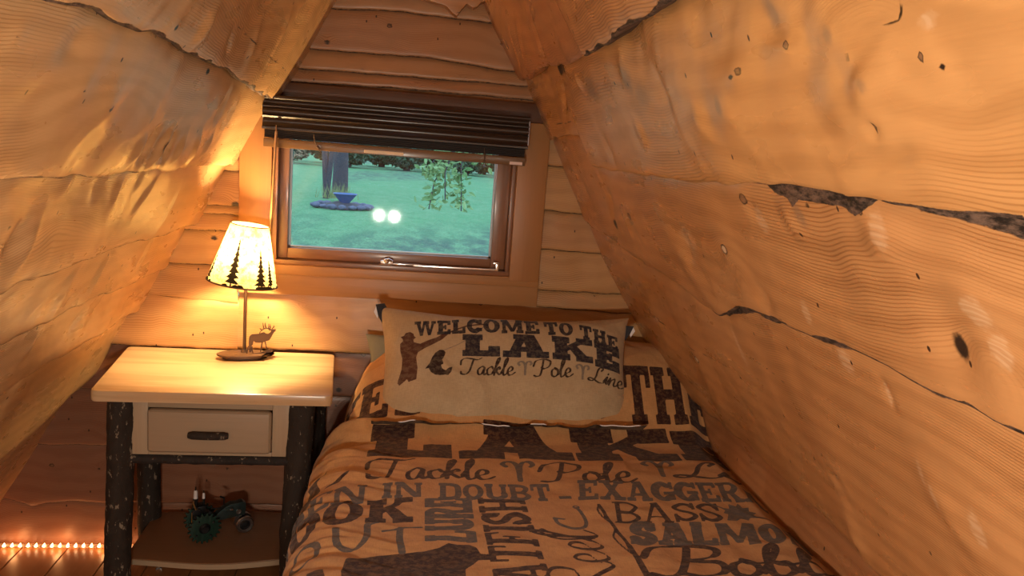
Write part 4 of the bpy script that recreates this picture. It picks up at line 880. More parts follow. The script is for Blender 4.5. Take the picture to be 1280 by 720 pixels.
# flange: wavy hem below, dark underneath with white edging, and two dark corner flaps
def strip(name, pts0, pts1, mat, th=.003):
    n = len(pts0); V = []; F_ = []
    for a, b in zip(pts0, pts1): V += [a, b]
    V2 = [tuple(np.array(v) - np.array(nm) * th) for v in V]
    m = 2 * n; V = V + V2
    for i in range(n - 1):
        F_.append((2 * i, 2 * i + 2, 2 * i + 3, 2 * i + 1)); F_.append((m + 2 * i, m + 2 * i + 1, m + 2 * i + 3, m + 2 * i + 2))
        F_.append((2 * i + 1, 2 * i + 3, m + 2 * i + 3, m + 2 * i + 1)); F_.append((2 * i, m + 2 * i, m + 2 * i + 2, 2 * i + 2))
    F_.append((0, 1, m + 1, m)); F_.append((2 * n - 2, m + 2 * n - 2, m + 2 * n - 1, 2 * n - 1))
    return raw_mesh(name, np.array([tuple(v) for v in V]), F_, mat, smooth=True)
def pp(X, T, d): return tuple(p0 + Vector((1, 0, 0)) * X + up * T + nm * d)
xs = np.linspace(-.06, .70, 150)
wav = .010 * vnoise(xs * 16, xs * 0, 3) + .006 * vnoise(xs * 40, xs * 0, 5)
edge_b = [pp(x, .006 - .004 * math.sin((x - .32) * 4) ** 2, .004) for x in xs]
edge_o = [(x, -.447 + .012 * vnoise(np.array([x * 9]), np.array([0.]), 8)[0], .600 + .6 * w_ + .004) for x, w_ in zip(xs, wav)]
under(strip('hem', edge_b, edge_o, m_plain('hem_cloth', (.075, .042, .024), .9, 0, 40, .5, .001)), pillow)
for a_, b_ in ((14, 24), (58, 74), (84, 94), (122, 146)):
    q = [(p[0], p[1] - .001, p[2] + .001) for p in edge_o[a_:b_]]; n_ = len(q)
    under(MB().tube(q, [.0004] + [.0016] * (n_ - 2) + [.0004], 6).build('white_piping', M_WHITE), pillow)['label'] = 'thin white edging showing along the hem'
def flap(cx, ct, dx, dt, sg):
    a = MB(); V = [pp(cx, ct, .0), pp(cx + dx * .3, ct + dt, .012), pp(cx + dx, ct + dt * .55, .018), pp(cx + dx * .75, ct - .02 - dt * .2, .012), pp(cx + dx * .2, ct - .055, .004)]
    W2 = [tuple(np.array(v) - np.array(nm) * .004) for v in V]; n = len(V)
    F_ = [tuple(range(n)), tuple(range(2 * n - 1, n - 1, -1))] + [(i, n + i, n + (i + 1) % n, (i + 1) % n) for i in range(n)]
    under(raw_mesh('corner_flap', np.array(V + W2), F_, M_NAVY, smooth=False), pillow)
    t_ = [pp(cx + dx * .95, ct + dt * .45, .016), pp(cx + dx * 1.1, ct - .012, .012), pp(cx + dx * .8, ct - .03, .008), pp(cx + dx * .70, ct - .01, .011)]
    W2 = [tuple(np.array(v) - np.array(nm) * .003) for v in t_]; n = 4
    F_ = [tuple(range(n)), tuple(range(2 * n - 1, n - 1, -1))] + [(i, n + i, n + (i + 1) % n, (i + 1) % n) for i in range(n)]
    under(raw_mesh('white_lining', np.array(t_ + W2), F_, M_WHITE, smooth=False), pillow)['label'] = 'small white lining at the corner'
flap(-.034, .352, -.036, .016, -1); flap(.662, .328, .046, .004, 1)

up2 = Vector((0, .30, .954)); nm2 = Vector((0, -.954, .30))
sage = cushion('pillow', .345, Vector((0, -.145, .535)), up2, nm2, .445, .112, .045, M_SAGE, ns=90, nt=50, seed=9, pinch=.08)
tag(sage, 'sage green pillow against the gable wall, only its corner showing behind the tan pillow', 'pillow')

# ================================================================== WINDOW BLIND
M_SLAT = m_wood('blind_walnut', (.030, .017, .012), (.018, .010, .008), 'x', .02, .3, .5, coat=.15)
M_STACK = m_wood('slat_stack_walnut', (.020, .013, .011), (.012, .008, .007), 'x', .02, .5, .5, spec=.2)
M_RAIL = m_wood('blind_rail_walnut', (.16, .085, .035), (.10, .05, .02), 'x', .02, .3, .5, coat=.4)
M_STICK = m_plain('paper_label', (.85, .72, .55), .6)
BX0, BX1 = -.418, .357
blind = thing('window_blind', 'dark brown wood blind drawn up to the top of the window', 'blind', (-.03, -.02, 1.44))
def bp(mb, name, m, **k): return under(mb.build(name, m, **k), blind)
# valance: fluted moulding, a profile in y-z run across the window
prof_ = [(-.080, 1.441), (-.093, 1.441), (-.096, 1.437), (-.096, 1.433)]
for k, (z0, z1, dp) in enumerate(((1.433, 1.412, .008), (1.409, 1.384, .007), (1.384, 1.352, .009))):
    for q in np.linspace(.06, .94, 9):
        zz = z0 + (z1 - z0) * q
        prof_.append((-.096 + dp * math.sin(PI * q), zz) if k != 1 else (-.0925 + .003 - .006 * math.sin(PI * q), zz))
    prof_.append((-.097, z1)); prof_.append((-.097, z1 - .003)) if k == 0 else None
prof_ += [(-.097, 1.347), (-.092, 1.345), (-.080, 1.345)]
mb = MB(); mb.prism([(-p[0], p[1]) for p in prof_], BX1 - BX0, Matrix.Translation((BX0, 0, 0)) @ Matrix(((0, 0, 1, 0), (-1, 0, 0, 0), (0, 1, 0, 0), (0, 0, 0, 1))))
bp(mb, 'valance', M_SLAT, smooth=50)
for xa in (BX0 + .001, BX1 - .012): bp(MB().box(xa, -.082, 1.347, xa + .011, -.026, 1.44, .001), 'valance_return', M_SLAT)
bp(MB().box(BX1 - .001, -.094, 1.356, BX1 + .002, -.030, 1.428, .0008), 'end_cap', m_plain('pale_end_cap', (.42, .42, .48), .4))['label'] = 'pale grey end cap'
bp(MB().box(BX0 + .012, -.078, 1.395, BX1 - .012, -.026, 1.437, .002), 'headrail', M_SLAT)
NSL = 9
for k in range(NSL):
    z = 1.3235 + k * .0037
    mb = MB(); yv = np.linspace(-.084, -.034, 7)
    up_ = [(y, z + .0016 * (1 - ((y + .059) / .025) ** 2) + .0013) for y in yv]; lo_ = [(y, q - .0026) for y, q in up_]
    mb.prism([(-p[0], p[1]) for p in up_ + lo_[::-1]], BX1 - BX0 - .012, Matrix.Translation((BX0 + .005, 0, 0)) @ Matrix(((0, 0, 1, 0), (-1, 0, 0, 0), (0, 1, 0, 0), (0, 0, 0, 1))))
    bp(mb, 'slat', M_STACK)
bp(MB().box(BX0 + .003, -.087, 1.2945, BX1 - .003, -.033, 1.3205, .003), 'bottom_rail', M_RAIL)
bp(MB().box(-.128, -.0882, 1.2985, -.012, -.0868, 1.3075, .0005, seg=1), 'sticker', M_STICK)['label'] = 'long pale label on the bottom rail'
bp(MB().box(.306, -.0882, 1.2965, .345, -.0868, 1.3055, .0005, seg=1), 'sticker', m_plain('pink_label', (.75, .62, .60), .6))['label'] = 'short pinkish label at the right end'
M_CORD = m_plain('blind_cord', (.10, .06, .04), .8)
bp(MB().tube([(-.273, -.088, 1.340), (-.270, -.0895, 1.322), (-.262, -.0895, 1.306), (-.257, -.089, 1.297), (-.250, -.088, 1.288)], .0013, 6).ball((-.2615, -.0895, 1.305), .004, 1).tube([(-.2615, -.0895, 1.303), (-.252, -.088, 1.300)], .0014, 6), 'lift_cord', M_CORD)
bp(MB().tube([(.226, -.088, 1.340), (.229, -.0895, 1.32), (.230, -.0895, 1.300), (.225, -.088, 1.288)], .0013, 6).ball((.2295, -.0895, 1.302), .004, 1).tube([(.230, -.0895, 1.30), (.236, -.088, 1.286)], .0014, 6), 'lift_cord', M_CORD)
bp(MB().tube([(-.3775, -.0985, 1.358), (-.377, -.099, 1.341)], .0016, 8).tube([(-.377, -.099, 1.341), (-.378, -.099, 1.325)], .004, 10).tube([(-.378, -.099, 1.326), (-.3825, -.094, 1.20), (-.388, -.088, 1.085)], .0038, 10).tube([(-.388, -.088, 1.0855), (-.389, -.087, 1.052)], [.0038, .0028], 10), 'tilt_wand', m_plain('wand_wood', (.30, .15, .06), .3, coat=.5))

# ================================================================== NIGHTSTAND
M_TOP = m_wood('hickory_top', (.66, .47, .28), (.42, .25, .12), 'x', .022, .34, .75, coat=.2)
M_HICK = m_wood('hickory_pale', (.40, .30, .20), (.28, .19, .12), 'x', .018, .45, .6)
M_HICKZ = m_wood('hickory_pale_upright', (.44, .33, .22), (.31, .21, .135), 'z', .018, .45, .6)
M_BARK = m_bark('hickory_bark', (.026, .019, .015))
M_BARKD = m_bark('hickory_bark_smooth', (.022, .018, .017))
ns = thing('nightstand', 'rustic nightstand with pale wood top, one drawer and bark-covered log legs', 'nightstand', (-.48, -.24, 0))
def np_(mb, name, m, **k): return under(mb.build(name, m, **k), ns)
def rounded(c, r, k=5):
    o = []; n = len(c)
    for i in range(n):
        p = Vector(c[i]); a = (Vector(c[i - 1]) - p).normalized(); b = (Vector(c[(i + 1) % n]) - p).normalized()
        for q in np.linspace(0, 1, k): o.append(tuple((p + a * r).lerp(p, q).lerp(p.lerp(p + b * r, q), q)))
    return o
top = rounded([(-.757, -.452), (-.163, -.440), (-.196, -.018), (-.812, -.016)], .02)
mb = MB(); mb.prism(top, .030, Matrix.Translation((0, 0, .635)), .006); np_(mb, 'tabletop', M_TOP)
# case behind the drawer
bx0, bx1, by0, by1 = -.684, -.268, -.402, -.055
c = MB().box(bx0, by0 + .02, .478, bx0 + .018, by1, .634, .002).box(bx1 - .018, by0 + .02, .478, bx1, by1, .634, .002).box(bx0 + .018, by1 - .018, .478, bx1 - .018, by1, .634, .002)
np_(c, 'case', M_HICK)
for xa, xb in ((bx0, -.634), (-.320, bx1)): np_(MB().box(xa, by0, .478, xb, by0 + .02, .634, .002), 'face_stile', M_HICKZ)
for za, zb in ((.608, .634), (.478, .489)): np_(MB().box(-.634, by0, za, -.320, by0 + .019, zb, .0015), 'face_rail', M_HICK)
# drawer: raised front with an eased edge
d = MB(); d.box(-.633, by0 - .018, .489, -.321, by0 + .012, .607, .013, seg=3).box(-.620, by0 + .012, .492, -.336, by1 - .03, .598)
dr = np_(d, 'drawer', m_wood('drawer_hickory', (.35, .26, .175), (.22, .15, .095), 'x', .03, .42, .8))
def subpart(mb, name, m, parent, **k):
    o = mb.build(name, m, **k); o.parent = parent; return o
hd = MB(); hp = []
for q in np.linspace(0, 1, 11): hp.append((-.527 + .100 * q, by0 - .026 - .003 * math.sin(PI * q), .5435))
hd.tube(hp, [.0075] + [.0105] * 9 + [.0075], 12); subpart(hd, 'handle', M_BARK, dr)['label'] = 'peeled log handle with dark bark'
# bark-covered legs and rail
def log(pts, rad, seed, seg=26, n=60, rough=.0035):
    pts = [Vector(p) for p in pts]; V = []
    for i in range(n):
        q = i / (n - 1); k = q * (len(pts) - 1); a = min(int(k), len(pts) - 2); p = pts[a].lerp(pts[a + 1], k - a)
        for j in range(seg):
            th = 2 * PI * j / seg
            r = rad * (1 + .10 * float(fbm(np.array([math.cos(th) * 1.3 + seed]), np.array([q * 3 + math.sin(th) * 1.3]), seed)[0])) + rough * float(fbm(np.array([math.cos(th) * 4 + seed]), np.array([q * 16 + math.sin(th) * 4]), seed + 2)[0])
            t = (pts[-1] - pts[0]).normalized(); u = Vector((0, 1, 0)) if abs(t.y) < .9 else Vector((0, 0, 1)); u = (u - t * u.dot(t)).normalized(); w = t.cross(u)
            V.append(tuple(p + u * math.cos(th) * r + w * math.sin(th) * r))
    F_ = [tuple(int(x) for x in f) for f in grid_faces(n, seg, False, True)]
    F_ += [tuple(range(seg))[::-1], tuple((n - 1) * seg + j for j in range(seg))]
    return np.array(V), F_
for i, (pts, r) in enumerate((([(-.718, -.385, 0), (-.716, -.388, .2), (-.706, -.392, .45), (-.702, -.393, .634)], .033), ([(-.262, -.385, 0), (-.262, -.385, .25), (-.244, -.386, .634)], .034),
                            ([(-.735, -.075, 0), (-.735, -.075, .634)], .033), ([(-.245, -.075, 0), (-.245, -.075, .634)], .033))):
    V, F_ = log(pts, r, 3 + 5 * i)
    o = raw_mesh('leg', V, F_, M_BARK, smooth=True); under(o, ns)
V, F_ = log([(-.690, -.398, .466), (-.480, -.402, .4655), (-.266, -.398, .465)], .0125, 40, 16, 50, .002)
o = raw_mesh('bark_rail', V, F_, M_BARKD); under(o, ns)
# lower shelf, a slab with live edges front and back
fx = np.linspace(-.725, -.262, 24)
fr = [(float(x), -.318 - .028 * math.sin(PI * (x + .725) / .463) ** .8 + .004 * math.sin(17 * x)) for x in fx]
bk = [(float(x), -.046 + .016 * math.sin(PI * (x + .725) / .463) + .003 * math.sin(23 * x)) for x in fx[::-1]]
mb = MB(); mb.prism(fr + bk, .020, Matrix.Translation((0, 0, .117)), .004)
np_(mb, 'shelf', m_wood('shelf_wood', (.20, .10, .05), (.12, .055, .028), 'x', .03, .35, .6, coat=.2))
mb = MB(); mb.prism([(x, y - .003) for x, y in fr] + [(x, y + .004) for x, y in fr[::-1]], .015, Matrix.Translation((0, 0, .1195)))
np_(mb, 'live_edge', M_HICK)['label'] = 'pale live edge along the front of the shelf'

# ================================================================== TABLE LAMP
ZT = .665
M_BRONZE = m_plain('brown_painted_metal', (.105, .058, .036), .42, .35, 40, .2)
lamp = thing('table_lamp', 'lit table lamp with pine tree shade and metal elk, standing on the nightstand', 'lamp', (-.457, -.115, ZT))
def lp(mb, name, m, **k): return under(mb.build(name, m, **k), lamp)
an = math.radians(10)
Mb = Matrix.Translation((-.457, -.105, ZT)) @ Matrix.Rotation(an, 4, 'Z')
out = rounded([(-.080, .0), (-.062, -.034), (.0, -.042), (.055, -.036), (.078, -.012), (.078, .016), (.05, .036), (-.04, .038)], .018, 4)
mb = MB(); mb.prism([(p[0] * .78, p[1] * .7) for p in out], .011, Mb, .001); mb.prism(out, .0055, Mb @ Matrix.Translation((0, 0, .011)), .0015)
lp(mb, 'base', M_BRONZE)
lp(MB().tube([(-.456, -.095, ZT + .012), (-.4555, -.095, ZT + .12), (-.453, -.098, ZT + .30)], .0052, 14).tube([(-.4555, -.095, ZT + .0155), (-.4555, -.095, ZT + .024)], [.011, .008], 14), 'pole', M_BRONZE)
# bull elk, cut from plate: outlines in metres, origin at the hooves
def cx(p): return ((p[0] - 345) / 4250., (560 - p[1]) / 4250.)
elk = [[(420, 345), (432, 322), (455, 305), (520, 302), (552, 300), (572, 288), (602, 282), (622, 300), (650, 305), (676, 286), (690, 262), (706, 248), (745, 246), (742, 270), (722, 288), (708, 310), (690, 350), (668, 388), (640, 398), (612, 402), (590, 416), (545, 420), (498, 416), (482, 396), (472, 400), (468, 440), (448, 458), (420, 462), (414, 420)],
       [(416, 455), (452, 455), (456, 500), (448, 540), (420, 540), (424, 508)], [(404, 470), (420, 450), (414, 510), (402, 556), (388, 556), (390, 520)], [(450, 470), (466, 460), (462, 500), (478, 552), (464, 556), (452, 515)],
       [(572, 410), (590, 408), (580, 470), (566, 540), (554, 540), (564, 470)], [(604, 402), (622, 398), (634, 460), (650, 530), (640, 534), (622, 470)],
       [(330, 602), (385, 566), (560, 548), (690, 500), (716, 530), (700, 548), (560, 580), (400, 604)]]
ant = [[(672, 262), (650, 235), (625, 232), (600, 238), (575, 255), (552, 280)], [(625, 232), (614, 205), (612, 158)], [(600, 238), (590, 210), (582, 160)], [(575, 255), (556, 240), (545, 232)], [(650, 235), (656, 215), (655, 175)], [(664, 250), (676, 225), (674, 178)], [(690, 255), (708, 230), (722, 195)], [(700, 238), (716, 222), (732, 212)], [(552, 280), (546, 305), (560, 315)], [(690, 262), (668, 238), (650, 235)]]
Me = Matrix.Translation((-.4565, -.1175, ZT + .0165)) @ Matrix.Rotation(math.radians(16), 4, 'Z') @ Matrix.Rotation(PI / 2, 4, 'X')
mb = MB()
for pl in elk: mb.prism([cx(p) for p in pl], .0022, Me)
for pl in ant:
    q = [Vector((*cx(p), .0011)) for p in pl]; mb.tube([Me @ v for v in q], [.0018] * (len(q) - 1) + [.0009], 6)
lp(mb, 'elk_silhouette', M_BRONZE)['label'] = 'cut metal bull elk with head raised'
# shade: cone leaning a little to the right, pines printed round the lower edge
SC = Vector((-.456, -.140, ZT + .236)); tilt = Matrix.Rotation(math.radians(6.5), 4, 'Y')
R0, R1, SH = .098, .052, .172
nth, nz = 300, 90
TH, HH = np.meshgrid(np.linspace(0, 2 * PI, nth, endpoint=False), np.linspace(0, 1, nz), indexing='ij')
RR_ = R0 + (R1 - R0) * HH
V = np.stack([RR_ * np.cos(TH), RR_ * np.sin(TH), SH * HH], -1)
Mt = np.array(Matrix.Translation(SC) @ tilt)
V = V @ Mt[:3, :3].T + Mt[:3, 3]
ink = np.full(TH.shape, .02); AX = TH * .085; AY = HH * .178
def pine(th, h, w, sd):
    global ink
    r_ = random.Random(sd); L_p = []; R_p = []; n = 8
    for i in range(n):
        q = i / n; yb = .014 + (h - .014) * q; ww = w * (1 - q) ** 1.15 + .0012
        L_p += [(-ww * r_.uniform(.8, 1.1), yb + r_.uniform(-.003, .001)), (-ww * .32, yb + (h - .014) / n * .75)]
        R_p += [(ww * r_.uniform(.8, 1.1), yb + r_.uniform(-.003, .001)), (ww * .32, yb + (h - .014) / n * .75)]
    pts = [(-.002, 0), (-.002, .012)] + L_p + [(0, h)] + R_p[::-1] + [(.002, .012), (.002, 0)]
    dx = ((TH - th + PI) % (2 * PI) - PI) * (RR_ * .5 + .042)
    ink = np.minimum(ink, poly_sdf(dx, AY, pts))
    for k in range(7):     # undergrowth at the foot
        xx = r_.uniform(-w * 1.25, w * 1.25); ink = np.minimum(ink, np.hypot(dx - xx, (AY - .002) * 1.) - r_.uniform(.004, .010))
for th, h, w, sd in ((4.57, .142, .020, 1), (5.46, .118, .018, 2), (3.55, .110, .018, 3), (3.30, .08, .013, 8), (.15, .13, .02, 4), (1.0, .10, .018, 5), (1.75, .14, .02, 6), (2.5, .11, .018, 7), (5.85, .09, .014, 9)): pine(th, h, w, sd)
t = NT('lamp_shade_parchment')
co = t.coord(); n1 = t.noise(co, 55, 4, .65); n2 = t.noise(co, 150, 3, .6)
c = t.mix(t.step(n1, .42, .66), (.92, .74, .40), (.80, .50, .16)); c = t.mix(t.step(n2, .60, .70), c, (.45, .22, .06))
ik = t.step(t.math('ADD', t.attr('ink'), t.math('MULTIPLY', t.math('SUBTRACT', t.noise(co, 300, 2), .5), .004)), .0008, -.0008)
tl = t.n('ShaderNodeBsdfTranslucent'); t.put(tl.inputs[0], t.mix(ik, t.mix(.80, c, (0, 0, 0)), (.002, .0015, .001)))
df = t.n('ShaderNodeBsdfDiffuse'); t.put(df.inputs[0], t.mix(ik, c, (.01, .008, .006)))
mx = t.n('ShaderNodeMixShader'); mx.inputs[0].default_value = .45
t.t.links.new(tl.outputs[0], mx.inputs[1]); t.t.links.new(df.outputs[0], mx.inputs[2]); t.t.links.new(mx.outputs[0], t.out.inputs[0])
sh = raw_mesh('lamp_shade', V, grid_faces(nth, nz, True, False), t.m, attrs={'ink': ink}); under(sh, lamp)
M_TRIM = m_plain('shade_trim', (.06, .032, .018), .6)
def ring(rad, z, r, nm_, m):
    q = [Vector((rad * math.cos(a), rad * math.sin(a), z)) for a in np.linspace(0, 2 * PI, 49)]
    q = [Matrix.Translation(SC) @ tilt @ v for v in q]
    return lp(MB().tube(q, r, 8, False), nm_, m)
ring(R0, .0015, .0022, 'lower_trim', M_TRIM); ring(R1, SH - .001, .0018, 'upper_trim', M_TRIM)
Ms = Matrix.Translation(SC) @ tilt
lp(MB().lathe([(0, .005), (.012, .005), (.016, .012), (.016, .045), (.012, .05), (0, .05)], 18, Ms), 'socket', M_BRONZE)
sp = MB()
for k in range(3):
    a = 2 * PI * k / 3; sp.tube([Ms @ Vector((.014 * math.cos(a), .014 * math.sin(a), .012)), Ms @ Vector((R0 * .97 * math.cos(a), R0 * .97 * math.sin(a), .004))], .0014, 6)
lp(sp, 'shade_spider', M_TRIM)
t = NT('bulb_glow'); em = t.n('ShaderNodeEmission'); em.inputs[0].default_value = (1, .66, .30, 1); em.inputs[1].default_value = 780
t.t.links.new(em.outputs[0], t.out.inputs[0])
lp(MB().lathe([(0, .048), (.012, .05), (.014, .058), (.026, .085), (.027, .098), (.02, .113), (.01, .12), (0, .121)], 20, Ms), 'bulb', t.m)

# ================================================================== TRACTOR MADE OF OLD PARTS
ZS = .137
M_GREEN = m_plain('green_painted_gear', (.006, .032, .021), .5, .2, 60, .5)
M_DKM = m_plain('dark_metal', (.035, .038, .042), .38, .8, 80, .5)
M_TEAL = m_plain('dark_teal_block', (.035, .060, .062), .35, .6, 60, .5)
M_STEEL = m_plain('worn_steel', (.42, .42, .43), .28, 1.)
M_PORC = m_plain('white_porcelain', (.72, .71, .74), .3)
M_BRASS = m_plain('brass_fitting', (.45, .28, .12), .35, .9)
trz = math.radians(24)
tr_o = thing('tractor_figurine', 'small tractor figurine of green gears and scrap metal on the nightstand shelf', 'figurine', (-.545, -.205, ZS))
tr_o.rotation_euler = (0, 0, trz)
def tp(mb, name, m, parent=None, **k):
    o = mb.build(name, m, **k); o.parent = parent or tr_o; return o
def gear(mb, c, R, teeth, w, hub=.016):
    pts = []
    for k in range(teeth):
        a = 2 * PI * k / teeth; p = 2 * PI / teeth
        for q, r in ((0, R * .82), (.22, R * .84), (.38, R), (.62, R), (.78, R * .84)): pts.append((r * math.cos(a + p * q), r * math.sin(a + p * q)))
    mb.prism(pts, w, Matrix.Translation(c) @ Matrix.Rotation(PI / 2, 4, 'X'), .0008)
# local frame: +x forward, rear axle at origin height .048
RW = .047
for y in (-.034, .036):
    mb = MB(); gear(mb, (0, y + .004, RW), RW, 20, .008); g_ = tp(mb, 'rear_gear_wheel', M_GREEN)
    mb = MB().lathe([(0, -.004), (.016, -.004), (.017, -.001), (.013, .004), (.010, .0065), (.010, .009), (0, .009)], 20, Matrix.Translation((0, y - .004, RW)) @ Matrix.Rotation(PI / 2, 4, 'X'))
    for a in (.6, 2.2, 3.8, 5.3): mb.ball((.029 * math.cos(a), y - .005, RW + .029 * math.sin(a)), .004, 1)
    tp(mb, 'hub', M_DKM, g_)
mb = MB().tube([(0, -.046, RW), (0, .046, RW)], .006, 12)
# gearbox: clustered sprockets and blocks
mb.box(-.022, -.020, RW - .008, .020, .022, RW + .034, .003).box(-.016, -.016, RW + .034, .008, .018, RW + .060, .003)
for (x, z, r) in ((-.012, RW + .018, .020), (.014, RW + .028, .016), (-.02, RW + .046, .014)): gear(mb, (x, -.018, z), r, 12, .005)
tp(mb, 'gearbox', M_DKM)
mb = MB().tube([(-.034, -.028, RW + .052), (-.034, -.028, RW + .010), (.000, -.028, RW + .006)], .0015, 6).tube([(-.030, -.020, RW + .080), (-.022, -.022, RW + .055)], .0022, 6)
tp(mb, 'bent_wire', M_BRASS)
def plug(x, y, z, s, nm_):
    mb = MB().tube([(x, y, z), (x, y, z + .022 * s)], .0055 * s, 10).tube([(x, y, z + .020 * s), (x, y, z + .026 * s)], .0075 * s, 6); o = tp(mb, 'spark_plug', M_DKM)
    tp(MB().tube([(x, y, z + .026 * s), (x, y, z + .034 * s), (x, y, z + .048 * s), (x, y, z + .050 * s)], [.0058 * s, .0056 * s, .0048 * s, .003 * s], 12), 'porcelain', M_PORC, o)
    tp(MB().tube([(x, y, z + .050 * s), (x, y, z + .060 * s)], .0022 * s, 8), 'terminal', M_DKM, o)
plug(-.020, -.004, RW + .056, 1.05, ''); plug(.004, .006, RW + .056, .72, '')
# engine block, sloped nose, with bolt and cap
mb = MB()
mb.prism([(.034, .062), (.040, .052), (.118, .058), (.122, .072), (.122, .094), (.112, .102), (.096, .098), (.080, .100), (.062, .092), (.048, .082), (.038, .074)], .026, Matrix.Translation((0, .014, -.002)) @ Matrix.Rotation(PI / 2, 4, 'X'), .003)
mb.box(.060, -.016, .078, .084, .016, .088, .002)
en = tp(mb, 'engine_block', M_TEAL)
tp(MB().lathe([(0, 0), (.0075, 0), (.0075, .004), (.005, .004), (.005, .002), (0, .002)], 16, Matrix.Translation((.100, -.0115, .070)) @ Matrix.Rotation(PI / 2, 4, 'X')), 'steel_ring', M_STEEL, en)
tp(MB().box(.074, -.0185, .080, .084, -.0155, .085, .0005), 'maker_plate', M_STEEL, en)
mb = MB().tube([(.02, 0, RW + .006), (.040, 0, .055), (.112, 0, .054)], .0035, 8).tube([(.024, -.006, .06), (.034, -.006, .063)], .005, 8)
tp(mb, 'chassis_bar', M_BRASS)
tp(MB().tube([(.116, 0, .066), (.118, 0, .028)], .0042, 10).tube([(.118, -.020, .026), (.118, .020, .026)], .003, 10), 'front_axle', M_DKM)
for y in (-.016, .014):
    M_ = Matrix.Translation((.118, y, .0265)) @ Matrix.Rotation(PI / 2, 4, 'X')
    w_ = tp(MB().lathe([(.0155, -.005), (.024, -.005), (.0262, -.003), (.0262, .003), (.024, .005), (.0215, .005), (.0205, .0025), (.0185, .0025), (.0175, .005), (.0155, .005), (.0155, -.005)], 30, M_), 'front_wheel', M_STEEL)
    tp(MB().lathe([(.0155, -.003), (.0155, .0025), (.011, .003), (.009, .005), (0, .006), (0, -.004), (.0155, -.003)], 24, M_), 'wheel_hub', M_DKM, w_)
# exhaust / steering tube above the nose
tp(MB().tube([(.062, .008, .090), (.062, .008, .112)], .0022, 8).tube([(.062, .008, .112), (.050, .008, .118)], .0030, 8), 'exhaust_stack', M_DKM)
tp(MB().tube([(.005, 0, RW + .055), (.032, 0, RW + .040), (.05, 0, .085)], .0018, 8), 'steering_rod', M_DKM)

# ================================================================== ROPE LIGHT ALONG THE FLOOR
t = NT('led_glow'); em = t.n('ShaderNodeEmission'); em.inputs[0].default_value = (1, .50, .22, 1); em.inputs[1].default_value = 14
t.t.links.new(em.outputs[0], t.out.inputs[0]); M_LED = t.m
rope = thing('rope_light', 'lit orange rope light lying along the foot of the gable wall', 'rope light', (-1.0, -.012, .006))
t = NT('clear_tubing'); b_ = t.bsdf((.75, .55, .38), .25, 0, None); b_.inputs['Transmission Weight'].default_value = .75
under(MB().tube([(-1.235, -.010, .0058), (-1.0, -.018, .0058), (-.76, -.014, .0058)], .0055, 12).build('tubing', t.m), rope)
for k in range(21):
    x = -1.228 + k * .0232
    mb = MB().lathe([(0, 0), (.0052, 0), (.0035, .005), (0, .0125)], 8, Matrix.Translation((x, -.0205, .0065)) @ Matrix.Rotation(math.radians(12), 4, 'Y'))
    under(mb.build('led_bulb', M_LED), rope)
speck = MB()  # small silvery speck lying on the floor
V = []; rs = random.Random(5)
speck.prism([(0, 0), (.010, .003), (.017, .001), (.020, .009), (.012, .013), (.003, .010)], .002, Matrix.Translation((-.693, -.153, .0006)) @ Matrix.Rotation(.5, 4, 'Z')).prism([(.003, .004), (.012, .005), (.014, .011), (.006, .010)], .006, Matrix.Translation((-.693, -.153, .0016)) @ Matrix.Rotation(.5, 4, 'Z') @ Matrix.Rotation(.3, 4, 'X'))
tag(speck.build('shiny_speck', m_plain('shiny_silver', (.7, .68, .66), .25, .8)), 'tiny shiny speck on the floor in front of the nightstand shelf', 'scrap')

# ================================================================== OUTSIDE: lawn, trees, flower bed
ZG = -.6
t = NT('lawn_grass'); co = t.coord()
n1 = t.noise(t.vmul(co, (.10, .035, 1)), 1, 4, .6); n2 = t.noise(t.vmul(co, (2.4, .9, 1)), 1, 4, .7); n3 = t.noise(t.vmul(co, (30, 12, 1)), 1, 3, .7)
c = t.mix(t.step(n1, .44, .60), (.10, .30, .15), (.065, .125, .11)); c = t.mix(t.step(n2, .35, .7), c, (.15, .34, .19)); c = t.mix(t.math('MULTIPLY', t.step(n3, .42, .66), .6), c, (.035, .12, .07))  # dull bluish patches paint the shade under the trees into the grass
t.bsdf(c, .9, 0, t.bump(n3, .6, .02), spec=.1)
mb = MB(); N = 24
for i in range(N):
    for k in range(N): pass
xs = np.linspace(-1, 1, 60); X, Y = np.meshgrid(np.sign(xs) * np.abs(xs) ** 2 * 90, .35 + np.linspace(0, 1, 90) ** 2 * 150, indexing='ij')
Z = ZG + 0 * X
lawn = raw_mesh('lawn', np.stack([X, Y, Z], -1), grid_faces(60, 90), t.m)
tag(lawn, 'green mown lawn outside the window', 'lawn', kind='stuff')

M_TRUNK = m_bark('tree_bark', (.05, .05, .07))
def m_leaf(name, a, b):
    t = NT(name); n = t.noise(t.coord(), 3.5, 3); c = t.mix(t.step(n, .35, .65), a, b)
    b_ = t.bsdf(c, .6, spec=.3); return t.m
M_LEAFD = m_leaf('dark_foliage', (.035, .085, .060), (.10, .19, .13))
M_LEAFG = m_leaf('bright_leaves', (.11, .27, .10), (.26, .44, .20))
def leaves(pts, size, rng, long=1.7):
    V = []; F_ = []
    for p in pts:
        u = Vector((rng.gauss(0, 1), rng.gauss(0, 1), rng.gauss(0, .7))).normalized(); w = u.cross(Vector((rng.gauss(0, 1), rng.gauss(0, 1), rng.gauss(0, 1)))).normalized(); k = u.cross(w)
        s = size * rng.uniform(.7, 1.3); b = len(V); p = Vector(p)
        for a, c_, h in ((-1, 0, 0), (-.35, .42, .10), (.3, .38, .08), (1, 0, -.1), (.3, -.38, .08), (-.35, -.42, .10)): V.append(tuple(p + u * a * s * long / 2 + w * c_ * s + k * h * s))
        F_ += [(b, b + 1, b + 2, b + 3), (b, b + 3, b + 4, b + 5)]
    return np.array(V), F_
